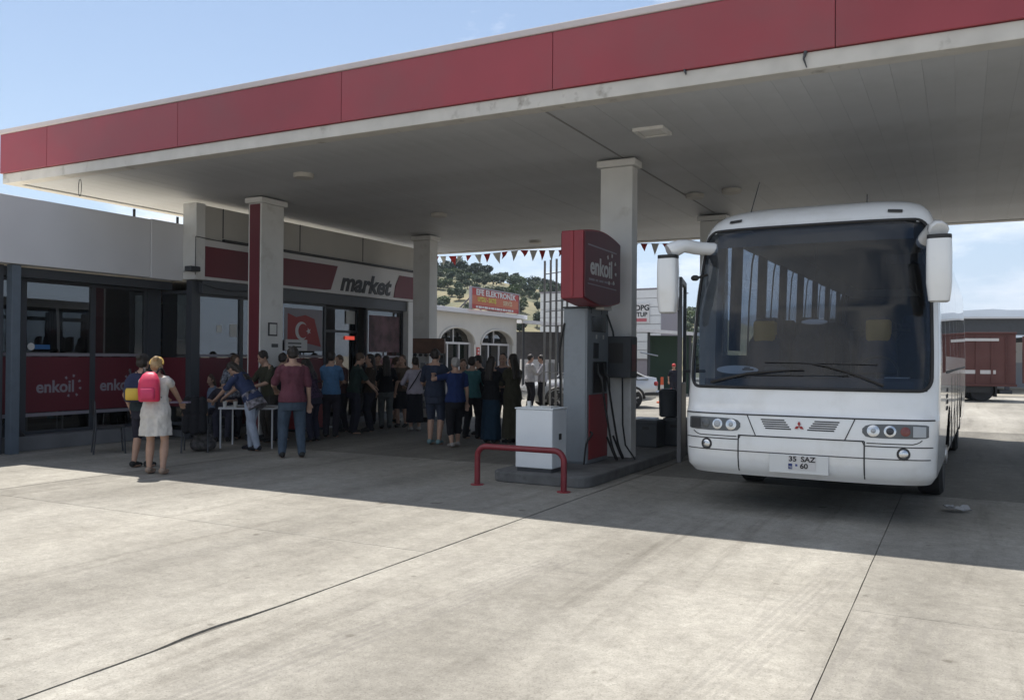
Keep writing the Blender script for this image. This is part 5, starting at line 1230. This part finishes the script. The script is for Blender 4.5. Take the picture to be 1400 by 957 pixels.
    if btype != 'dress':
        mb = MB(); mbm = cloth(bottom); rg = []
        for z, rx, ry in ((.60 if seat is None else .57, .085, .062), (.55, .092, .068), (.50, .098, .074), (.46, .094, .072), (.425, .086, .064)):
            c = sp(z); rg.append([c+rt*math.cos(2*math.pi*k/18)*(rx*Bd*h+g)+fw*math.sin(2*math.pi*k/18)*(ry*Bd*h+g) for k in range(18)])
        mb.rings(rg)
        if btype == 'skirt':
            rg = []
            for f in (0, .3, .7, 1):
                zz = .56+(hem-.56)*f; rx = (.094+.022*f)*Bd*h+g; ry = (.072+.03*f)*Bd*h+g
                rg.append([Vector((pel.x+math.cos(2*math.pi*k/28)*rx*(1+.05*f*math.sin(k*2.3)), pel.y+math.sin(2*math.pi*k/28)*ry*(1+.06*f*math.cos(k*1.9)), zz*h)) for k in range(28)])
            mb.rings(rg)
        else:
            for hip, kn, an in legs:
                capsule(mb, hip, kn, .055*h*Bd+g, .039*h*Bd+g)
                if btype == 'trousers': capsule(mb, kn, kn.lerp(an, .97), .039*h*Bd+g, .030*h+g)
                elif btype == 'capri': capsule(mb, kn, kn.lerp(an, .5), .039*h*Bd+g, .036*h+g*.6)
        remeshed(mb, 'skirt' if btype == 'skirt' else 'shorts' if btype == 'shorts' else 'trousers', voxel, mbm, t, 2, .009, H*17+face*3)
    for hip, kn, an in legs:
        mb = MB(); capsule(mb, an+Vector((0, -.018*h, -.012)), an+Vector((0, .05*h, -.022)), .027*h, .022*h); capsule(mb, an+Vector((0, .03*h, -.028)), an+Vector((0, .095*h, -.034)), .023*h, .018*h)
        sh_ = remeshed(mb, 'shoe', .008, cloth(shoes), t, 1)
        for v in sh_.data.vertices: v.co.z = max(v.co.z, .002)
    return t, dict(sp=sp, HP=HP, arms=arms, legs=legs, rt=rt, fw=fw, up=up, h=h, hc=hc)
AWAY = lambda px: math.atan2(ray(px, 488).y, ray(px, 488).x)
def facing(px, deg): return AWAY(px)+R(deg)       # 0 looks away from the camera, + turns to the left of the picture
P = {}
def backpack(label, loc, rz, cm, second=None, s=1.0):
    t = thing('backpack', label, 'backpack', loc, rz)
    rg = []
    for z, w_, d_ in ((0, .12, .07), (.02, .14, .085), (.18, .145, .10), (.30, .13, .09), (.38, .09, .065), (.41, .05, .04)):
        rg.append([Vector((w_*s*math.copysign(abs(math.cos(a))**.7, math.cos(a)), -d_*s+d_*s*math.copysign(abs(math.sin(a))**.7, math.sin(a)), z*s)) for a in (2*math.pi*k/20 for k in range(20))])
    MB().rings(rg).build('sack', cm, t, smooth=50)
    p = MB().rings([[Vector((w_*s*math.copysign(abs(math.cos(a))**.6, math.cos(a)), -.19*s+d_*s*math.sin(a), z*s)) for a in (2*math.pi*k/16 for k in range(16))] for z, w_, d_ in ((.03, .09, .02), (.06, .10, .05), (.17, .10, .05), (.20, .085, .02))])
    p.build('front_pocket', second or cm, t, smooth=50)
    ms = mat('strap black', (.015, .015, .017), .8)
    for q in (1, -1): MB().tube(smooth_path([(q*.07*s, -.02, .38*s), (q*.11*s, .06, .46*s), (q*.14*s, .17, .36*s), (q*.15*s, .16, .15*s), (q*.13*s, .0, .05*s)]), .014, 6).build('strap', ms, t)
    MB().tube([(.03, -.03, .40*s), (0, -.04, .45*s), (-.03, -.03, .40*s)], .008, 5).build('grab_loop', ms, t)
    return t
def wear(pd, t, z=.60, back=.085):
    th, d = t, pd
    p = d['sp'](z, 0, -back); M = Matrix.Translation(th.location) @ Matrix.Rotation(th.rotation_euler.z, 4, 'Z')
    return M @ p, th.rotation_euler.z
def people():
    GRP = None
    # woman in the white dress
    px = 212; t, d = person('woman in white sleeveless dress with a blond bun seen from behind', G(px, 648), facing(px, -22), 1.62, top=(.50, .48, .45), btype='dress', hem=.33, sleeve=.12, shoes=(.30, .22, .17), hair='blond', hstyle='bun', build=1.08,
            hands=((.12, .24, .60), (-.10, .22, .60)), feet=((.075, -.02), (-.06, .03)), nod=20, look=12, voxel=.008, group='people at the petrol station')
    p, rz = wear(d, t, .62, .072); backpack('bright pink backpack worn over the white dress', p+Vector((-.03, 0, .0)), rz+R(8), mat('pink nylon', (.58, .03, .09), .5, var=.1, vscale=8, bump=.3, bscale=14), mat('pink nylon pocket', (.50, .03, .10), .5, var=.1), .98)
    mb = MB(); HP = d['HP']; mb.tube([HP(.051*math.cos(a), -.018+.012*math.sin(a), .022+.056*math.sin(a)) for a in [math.pi*(k-1)/18 for k in range(21)]], .015, 6); mb.build('headscarf', mat('yellow scarf', (.55, .36, .08), .7), t)
    B('booklet', cloth((.20, .17, .22)), t, .04, .30, .36, .50, .955, .975)
    # her companion, half hidden
    px = 194; t, d = person('person in a dark top half hidden behind the woman in white', G(px, 639), facing(px, -35), 1.66, top=(.035, .05, .06), bottom=(.03, .03, .045), btype='shorts', sleeve=.4, hair='dark', hstyle='bun', hands=((.1, .2, .6), None), feet=((.05, .02), (-.06, -.02)), group='people at the petrol station')
    p, rz = wear(d, t, .58, .075); backpack('navy and yellow backpack worn by the half-hidden companion', p+Vector((-.02, 0, 0)), rz+R(20), cloth((.03, .035, .07)), mat('yellow nylon', (.60, .40, .05), .6), 1.0)
    # seated pair behind the table
    px = 287; person('seated person in a pale blue top behind the small table', G(px, 596), facing(px, 150), 1.62, top=(.16, .20, .28), bottom=(.04, .04, .06), sleeve=.4, seat=.45, hands=((.10, .22, .46), (-.10, .22, .46)), feet=((.06, .26), (-.06, .26)), hair='brown', hstyle='long', nod=12, group='people at the petrol station')
    px = 306; person('seated person in a dark top at the far side of the table', G(px, 600), facing(px, 175), 1.62, top=(.05, .045, .06), bottom=(.04, .04, .06), sleeve=.4, seat=.45, hands=((.12, .24, .47), (-.08, .24, .47)), feet=((.06, .26), (-.06, .26)), hair='dark', hstyle='long', nod=15, group='people at the petrol station')
    # leaning over the table
    px = 345; t, d = person('woman in pale jeans and navy cardigan leaning over the table', G(px, 616), facing(px, 58), 1.68, top=(.045, .06, .13), bottom=(.30, .34, .42), sleeve=.45, lean=34, hands=((.10, .40, .53), (-.10, .36, .53)), feet=((.06, .06), (-.05, -.08)), shoes=(.02, .02, .025), hair='dark', hstyle='long', nod=24, build=1.05, voxel=.0095, group='people at the petrol station')
    mb = MB(); rg = []
    for z, e in ((.60, .018), (.52, .026), (.44, .04), (.42, .045)):
        c = d['sp'](z); rg.append([c+d['rt']*math.cos(2*math.pi*k/20)*(.10*d['h']+e)+d['fw']*math.sin(2*math.pi*k/20)*(.075*d['h']+e) for k in range(20)])
    remeshed(mb.rings(rg), 'tunic_hem', .011, mat('patterned cloth', (.16, .15, .17), .9, var=.95, vscale=16, bump=.3), t)
    mb = MB(); capsule(mb, d['sp'](.80, .0, .02), d['sp'](.68, -.02, .06), .055, .05); remeshed(mb, 'white_scarf', .01, cloth((.45, .44, .46)), t)
    # behind the column
    px = 368; person('man in a dark olive shirt standing behind the column with notices', G(px, 604), facing(px, 120), 1.76, top=(.06, .06, .04), bottom=(.05, .045, .04), sleeve=.45, lean=10, hands=((.08, .26, .62), (-.08, .24, .60)), hair='dark', nod=15, group='people at the petrol station')
    # burgundy shirt
    px = 399; person('man in burgundy shirt and blue jeans seen from behind', G(px, 626), facing(px, 8), 1.80, top=(.155, .055, .075), bottom=(.075, .105, .145), sleeve=.42, hands=((.155, .03, .46), (-.12, .20, .60)), feet=((.085, 0), (-.085, .02)), hair='dark', build=1.10, voxel=.0095, shirt_hem=.47, nod=8, group='people at the petrol station')
    px = 452; person('person in a light blue shirt standing by the tall bar table', G(px, 598), facing(px, -15), 1.74, top=(.07, .15, .27), bottom=(.035, .03, .04), sleeve=.4, hands=((.05, .22, .62), (-.05, .22, .62)), hair='dark', hstyle='short', group='people at the petrol station')
    px = 483; person('person in a dark green shirt turned toward the market door', G(px, 593), facing(px, -75), 1.74, top=(.03, .05, .045), bottom=(.03, .03, .045), sleeve=.45, lean=10, hands=((.08, .25, .52), (-.06, .26, .58)), hair='brown', hstyle='short', nod=10, group='people at the petrol station')
    px = 505; person('person in a dark brown top beside the market doorway', G(px, 590), facing(px, 100), 1.70, top=(.06, .045, .035), bottom=(.03, .03, .04), sleeve=.5, hands=((.06, .22, .60), (-.06, .2, .62)), hair='dark', hstyle='long', group='people at the petrol station')
    px = 527; person('person in a black top and grey trousers with back to us', G(px, 586), facing(px, 10), 1.66, top=(.014, .014, .017), bottom=(.10, .11, .11), sleeve=.4, hair='dark', hstyle='long', group='people at the petrol station')
    px = 549; person('person in a beige top and dark skirt beside the grey trousers', G(px, 584), facing(px, 160), 1.68, top=(.14, .11, .085), bottom=(.025, .025, .03), btype='skirt', hem=.26, sleeve=.4, hands=((.07, .2, .66), (-.07, .2, .64)), hair='brown', hstyle='long', group='people at the petrol station')
    px = 567; t, d = person('woman in a white top with a dark shoulder strap and long black skirt', G(px, 589), facing(px, 15), 1.64, top=(.36, .33, .38), bottom=(.02, .021, .028), btype='skirt', hem=.12, sleeve=.62, hands=((.13, .14, .60), (-.12, .14, .60)), hair='dark', hstyle='short', shoes=(.30, .28, .26), group='people at the petrol station')
    mb = MB(); sp = d['sp']; mb.tube([sp(.815, .06, -.06), sp(.72, .0, -.085), sp(.60, -.075, -.07), sp(.52, -.11, -.01)], .013, 6); mb.build('shoulder_strap', mat('strap black', (.015, .015, .017), .8), t)
    px = 594; person('tall man in a navy shirt and knee-length shorts', G(px, 608), facing(px, -20), 1.80, top=(.035, .045, .075), bottom=(.045, .055, .085), btype='shorts', sleeve=.42, hands=((.06, .18, .66), (-.1, .18, .62)), feet=((.05, 0), (-.05, .01)), shoes=(.16, .26, .28), hair='dark', build=1.04, nod=8, group='people at the petrol station')
    px = 622; person('grey-haired person in a royal blue top with one arm raised', G(px, 611), facing(px, 20), 1.64, top=(.022, .04, .13), bottom=(.018, .018, .022), btype='capri', sleeve=.3, hands=((.15, .02, .44), (-.22, .12, .80)), feet=((.05, .06), (-.06, -.05)), shoes=(.28, .26, .25), hair='grey', hstyle='short', build=1.06, nod=6, group='people at the petrol station')
    px = 645; person('person in a teal top with dark trousers in the crowd', G(px, 600), facing(px, -30), 1.66, top=(.06, .17, .18), bottom=(.02, .02, .025), sleeve=.45, hands=((.08, .2, .66), (-.16, .16, .76)), hair='dark', hstyle='short', feet=((.07, .03), (-.07, -.03)), group='people at the petrol station')
    px = 671; person('woman in a black top and long dark blue skirt', G(px, 606), facing(px, -30), 1.67, top=(.016, .017, .02), bottom=(.02, .045, .075), btype='skirt', hem=.05, sleeve=.4, hands=((.10, .22, .62), (-.08, .22, .62)), hair='dark', hstyle='long', nod=8, group='people at the petrol station')
    px = 687; person('man facing us between the two women in long skirts', G(px, 598), facing(px, 170), 1.74, top=(.05, .05, .07), bottom=(.03, .03, .04), sleeve=.45, hands=((.06, .2, .62), (-.08, .22, .66)), hair='dark', group='people at the petrol station')
    px = 700; person('woman with long dark hair in an ankle-length olive dress', G(px, 606), facing(px, 40), 1.72, top=(.055, .052, .035), btype='dress', hem=.06, sleeve=.45, hands=((.06, .2, .62), (-.06, .2, .6)), hair='dark', hstyle='long', group='people at the petrol station')
    px = 724; person('man in a white shirt and dark trousers standing by the lattice', G(px, 560), facing(px, -60), 1.75, top=(.36, .36, .38), bottom=(.018, .018, .025), sleeve=.85, hands=((.05, .2, .62), (-.05, .2, .64)), hair='dark', nod=10, voxel=.012, group='people at the petrol station')
    px = 741; t, d = person('man in a pale grey shirt looking down at his phone', G(px, 560), facing(px, 95), 1.74, top=(.30, .30, .33), bottom=(.018, .018, .025), sleeve=.5, hands=((.04, .2, .68), (-.04, .2, .68)), hair='dark', nod=22, voxel=.012, group='people at the petrol station')
    px = 921; person('child in a red cap and dark clothes walking beside the shed', G(px, 546), facing(px, 175), 1.42, top=(.02, .022, .035), bottom=(.025, .025, .035), btype='shorts', sleeve=.4, hair='dark', feet=((.05, .07), (-.05, -.05)), shoes=(.02, .02, .02), voxel=.012, group='people at the petrol station', skin=1)
def more_people():
    g = 'people at the petrol station'
    L_ = [(318, 600, 200, 1.66, (.16, .17, .20), (.03, .03, .04), 'trousers', None, 'brown', 'short', 'person in a grey top behind the seated pair', ((.08, .2, .62), (-.06, .22, .64)), 6),
          (384, 602, -20, 1.70, (.03, .03, .035), (.05, .05, .06), 'trousers', None, 'dark', 'short', 'person in black between the olive shirt and the burgundy shirt', ((.08, .2, .62), None), 4),
          (428, 603, 60, 1.62, (.05, .03, .06), (.03, .03, .05), 'trousers', None, 'dark', 'long', 'person in a dark plum top next to the burgundy shirt', ((.08, .24, .60), (-.08, .24, .60)), 14),
          (467, 590, 130, 1.68, (.09, .05, .05), (.025, .025, .03), 'trousers', None, 'brown', 'short', 'person in a dull red top behind the light blue shirt', ((.06, .22, .60), (-.08, .2, .66)), 6),
          (516, 580, 185, 1.72, (.10, .08, .06), (.03, .03, .035), 'trousers', None, 'dark', 'short', 'person in a khaki top facing us by the market door', ((.08, .2, .60), (-.06, .2, .64)), 0),
          (538, 578, -110, 1.64, (.035, .035, .04), (.05, .045, .04), 'skirt', .2, 'brown', 'pony', 'person with a ponytail behind the beige top', ((.06, .2, .66), (-.06, .2, .66)), 5),
          (634, 592, 165, 1.62, (.12, .10, .10), (.025, .025, .03), 'skirt', .22, 'brown', 'short', 'person in a taupe top behind the royal blue top', ((.06, .2, .66), (-.06, .2, .66)), 8),
          (658, 594, 100, 1.70, (.02, .022, .026), (.02, .02, .025), 'trousers', None, 'dark', 'short', 'person in black turned sideways behind the teal top', ((.04, .24, .66), (-.06, .2, .6)), 6)]
    for (px, py, fc, H, tp, bt, ty, hm, hr_, hs, lab, hd, ln) in L_:
        person(lab, G(px, py), facing(px, fc), H, top=tp, bottom=bt, btype=ty, hem=hm, sleeve=.42, hair=hr_, hstyle=hs, hands=hd, lean=ln, nod=10, look=rnd.uniform(-20, 20), printed=(px % 2 == 0), group=g, voxel=.013, feet=((.055, rnd.uniform(-.04, .05)), (-.055, rnd.uniform(-.05, .04))), build=rnd.uniform(.95, 1.1))
people()
more_people()
# cap of the child
def cap():
    p = G(921, 546); t = thing('cap', 'small red cap on the child beside the shed', 'cap', p+Vector((0, 0, 1.36)), facing(921, 175)-math.pi/2)
    MB().ball((0, -.01, 0), (.082, .095, .085), 14, 8).build('crown', mat('cap red', (.40, .04, .04), .7), t, smooth=180); MB().prism([(-.06, .06), (.06, .06), (.05, .14), (0, .16), (-.05, .14)], 'Z', -.02, -.008).build('peak', MATS['cap red'], t)
cap()
# ---------------------------------------------------------------- tables, chairs and small things
camright = (CAMR.to_3x3() @ Vector((1, 0, 0))); CR = math.atan2(camright.y, camright.x)
def furniture():
    mwl = mat('white metal leg', (.52, .53, .55), .4)
    # cafe table
    p = G(299, 613)
    t = thing('cafe_table', 'small white-edged table with paper cups beside the leaning woman', 'table', p, CR)
    B('table_top', mat('table laminate', (.22, .21, .20), .5), t, 0, .95, 0, .70, .70, .715); 
    MB().box(-.012, .962, -.012, 0, .69, .722).box(-.012, .962, .70, .712, .69, .722).box(-.012, 0, 0, .70, .69, .722).box(.95, .962, 0, .70, .69, .722).build('edge_band', mwl, t)
    for x in (.02, .93):
        for y in (.02, .68): MB().tube([(x, y, 0), (x, y, .69)], .016, 8).build('leg', mwl, t)
    for k, (x, y) in enumerate(((.0+.06, .12), (.24, .14))):
        c = thing('paper_cup', ('white paper cup at the corner of the cafe table', 'white paper cup farther in on the cafe table')[k], 'cup', t.matrix_basis @ Vector((x, y, .716)), 0)
        MB().lathe([(.028, 0), (.038, .10), (.040, .105), (.036, .105), (.028, .01)], (0, 0, 0), 14).build('cup_wall', M_paper, c, smooth=40); MB().lathe([(.030, .09), (.001, .091)], (0, 0, 0), 14).build('drink', M_rubber, c)
    p2 = t.matrix_basis @ Vector((.12, .2, .717)); b = MB().box(-.10, .10, -.07, .07, 0, .012).build('paper_stack', M_paper, None); b.location = p2; b.rotation_euler = (0, 0, CR+.4); tag(b, 'thin stack of papers lying on the cafe table', 'papers')
    # chairs
    def chair(lab, px, py, rz, m1, m2, arms=False):
        t = thing('chair', lab, 'chair', G(px, py), CR+R(rz), 'chairs around the cafe table')
        MB().box(-.22, .22, -.21, .22, .43, .455).build('seat', m1, t, .02)
        MB().prism([(-.21, .62), (.21, .62), (.19, .86), (.12, .88), (-.12, .88), (-.19, .86)], 'Y', -.255, -.235).build('backrest', m2, t, .01)
        for x in (-.2, .2):
            MB().tube([(x*1.05, -.26, 0), (x, -.22, .45), (x*.95, -.25, .86)], .014, 7).build('rear_leg', M_dark, t); MB().tube([(x*1.05, .22, 0), (x, .19, .44)], .014, 7).build('front_leg', M_dark, t)
        MB().tube([(-.2, .2, .2), (.2, .2, .2)], .009, 6).build('stretcher', M_dark, t)
        return t
    mb_ = mat('chair black', (.02, .02, .022), .6); mbr = mat('brown wood back', (.14, .075, .04), .55, var=.2)
    t = chair('black chair with a brown backrest and a jacket, by the cafe table', 268, 617, 15, mb_, mbr)
    jk = thing('jacket', 'black jacket hung over the brown-backed chair', 'jacket', t.location+Vector((0, 0, .3)), CR+R(15))
    mb = MB()
    for z0, z1, w0, w1, y in ((.0, .3, .20, .24, -.29), (.3, .58, .24, .20, -.275)): capsule(mb, (-.13, y, z0+.1), (-.12, y+.01, z1), .075, .07); capsule(mb, (.13, y, z0+.1), (.12, y+.01, z1), .075, .07); capsule(mb, (0, y, z0+.08), (0, y, z1), .085, .08)
    remeshed(mb, 'folded_cloth', .012, cloth((.016, .016, .019)), jk)
    bg_ = thing('tote_bag', 'patterned dark bag on the ground under the black chair', 'bag', t.location+Vector((.12, .05, 0)), CR)
    mb = MB(); capsule(mb, (-.12, 0, .12), (.12, 0, .13), .11, .10); capsule(mb, (-.08, 0, .24), (.08, 0, .24), .09, .09); remeshed(mb, 'sack', .014, mat('bag pattern', (.06, .055, .055), .8, var=.9, vscale=14), bg_); MB().tube(smooth_path([(-.09, 0, .3), (-.05, 0, .42), (.05, 0, .42), (.09, 0, .3)]), .01, 6).build('handle', M_black, bg_)
    chair('plain dark chair standing apart before the red shop window', 150, 619, -60, mb_, mb_)
    for px, py, rz, lab in ((286, 599, 160, 'dark chair under the seated person in pale blue'), (306, 603, 175, 'dark chair under the seated person in the dark top')):
        chair(lab, px, py-2, rz, mb_, mb_)
    # bar table
    t = thing('bar_table', 'tall round bar table with a thin pale pole', 'table', G(441, 584))
    MB().lathe([(.25, 0), (.25, .015), (.05, .03), (.025, .05), (.025, 1.02), (.06, 1.04)], (0, 0, 0), 18).build('pole', mwl, t, smooth=35); MB().lathe([(.30, 1.041), (.31, 1.05), (.30, 1.07)], (0, 0, 0), 22).build('round_top', mat('dark top', (.06, .05, .05), .5), t)
    # red freezer
    t = thing('chest_freezer', 'low red drinks freezer against the market window', 'freezer', (-12.85, 14.55, 0)); 
    B('cabinet', mat('freezer red', (.20, .02, .025), .5), t, -.3, .3, -.45, .45, .06, .86, .02); B('lid', M_lettg, t, -.31, .31, -.46, .46, .862, .90, .008); B('plinth', M_black, t, -.27, .27, -.42, .42, 0, .06)
    # display rack by the second column
    p = G(586, 580)
    t = thing('display_rack', 'brown display rack of sunglasses and hats beside the column', 'display rack', p, CR)
    B('header_box', mat('rack brown', (.11, .055, .035), .7, var=.3, vscale=5), t, -.38, .38, -.2, .2, 1.72, 2.08, .01)
    for x in (-.36, .36):
        for y in (-.18, .18): MB().tube([(x, y, 0), (x, y, 1.72)], .015, 6).build('post', M_dark, t)
    for z in (.4, .85, 1.3): B('shelf', M_dark, t, -.37, .37, -.19, .19, z, z+.02)
    r = random.Random(4)
    for z in (.43, .88, 1.33):
        for k in range(5): x = -.30+.15*k; B('goods', mat(('goods tan', 'goods grey', 'goods dark')[k % 3], ((.20, .15, .10), (.18, .18, .18), (.05, .05, .06))[k % 3], .7), t, x-.05, x+.05, -.12, .10, z-.008, z+r.uniform(.12, .28), .01)
    for k in range(6): MB().ball((-.32+.13*k, -.22, 1.66+r.uniform(-.03, .03)), (.05, .03, .04), 8, 6).build('hanging_goods', M_black, t)
    # dark sack by the shop post
    t = thing('rubbish_sack', 'dark bulging sack on the ground at the foot of the shop post', 'sack', G(7, 616))
    mb = MB()
    for x, y, z, rr in ((0, 0, .2, .22), (.12, .1, .16, .18), (-.12, .05, .18, .2), (.02, .05, .36, .13)): mb.ball((x, y, z), rr, 12, 8)
    o = remeshed(mb, 'sack_body', .02, mat('sack plastic', (.014, .015, .018), .45, bump=.8, bscale=14), t); 
    for v in o.data.vertices: v.co.z = max(v.co.z, .002)
    mb = MB(); capsule(mb, (.02, .05, .46), (.03, .05, .54), .03, .06); remeshed(mb, 'tied_neck', .012, MATS['sack plastic'], t)
    # crumpled paper on the ground by the coach
    t = thing('crumpled_paper', 'crumpled pale paper scrap on the ground beside the coach wheel', 'litter', G(1294, 697)+Vector((.10, -.1, 0)), CR)
    r = random.Random(9); mb = MB(); nx, ny = 9, 7; vs = []
    for j in range(ny):
        for i in range(nx):
            x, y = (i/(nx-1)-.5)*.26, (j/(ny-1)-.5)*.18
            vs.append(Vector((x+r.uniform(-.012, .012), y+r.uniform(-.012, .012), max(.004, .045+.055*mn.noise(Vector((x*14, y*14, 2)))+.03*mn.noise(Vector((x*31, y*31, 5)))+.25*abs(x+.05)*(i < 3)))))
    fs = [(j*nx+i, j*nx+i+1, (j+1)*nx+i+1, (j+1)*nx+i) for j in range(ny-1) for i in range(nx-1)]
    mb.add(vs, fs); o = mb.build('scrap', mat('scrap paper', (.34, .34, .35), .9, bump=.5, bscale=30), t); sd_ = o.modifiers.new('thick', 'SOLIDIFY'); sd_.thickness = .002; sd_.offset = 1
furniture()
# ---------------------------------------------------------------- the air: thin summer haze
def haze():
    o = B('haze', None, None, -4200, 4200, -290, 4200, -1.2, 330)
    m = bpy.data.materials.new('haze air'); m.use_nodes = True; t = m.node_tree; t.nodes.clear()
    out_ = N(t, 'ShaderNodeOutputMaterial'); v = N(t, 'ShaderNodeVolumePrincipled')
    v.inputs['Color'].default_value = (.70, .82, 1.0, 1); v.inputs['Density'].default_value = .00024; v.inputs['Anisotropy'].default_value = .3
    t.links.new(v.outputs[0], out_.inputs['Volume']); o.data.materials.append(m); tag(o, kind='stuff')
haze()
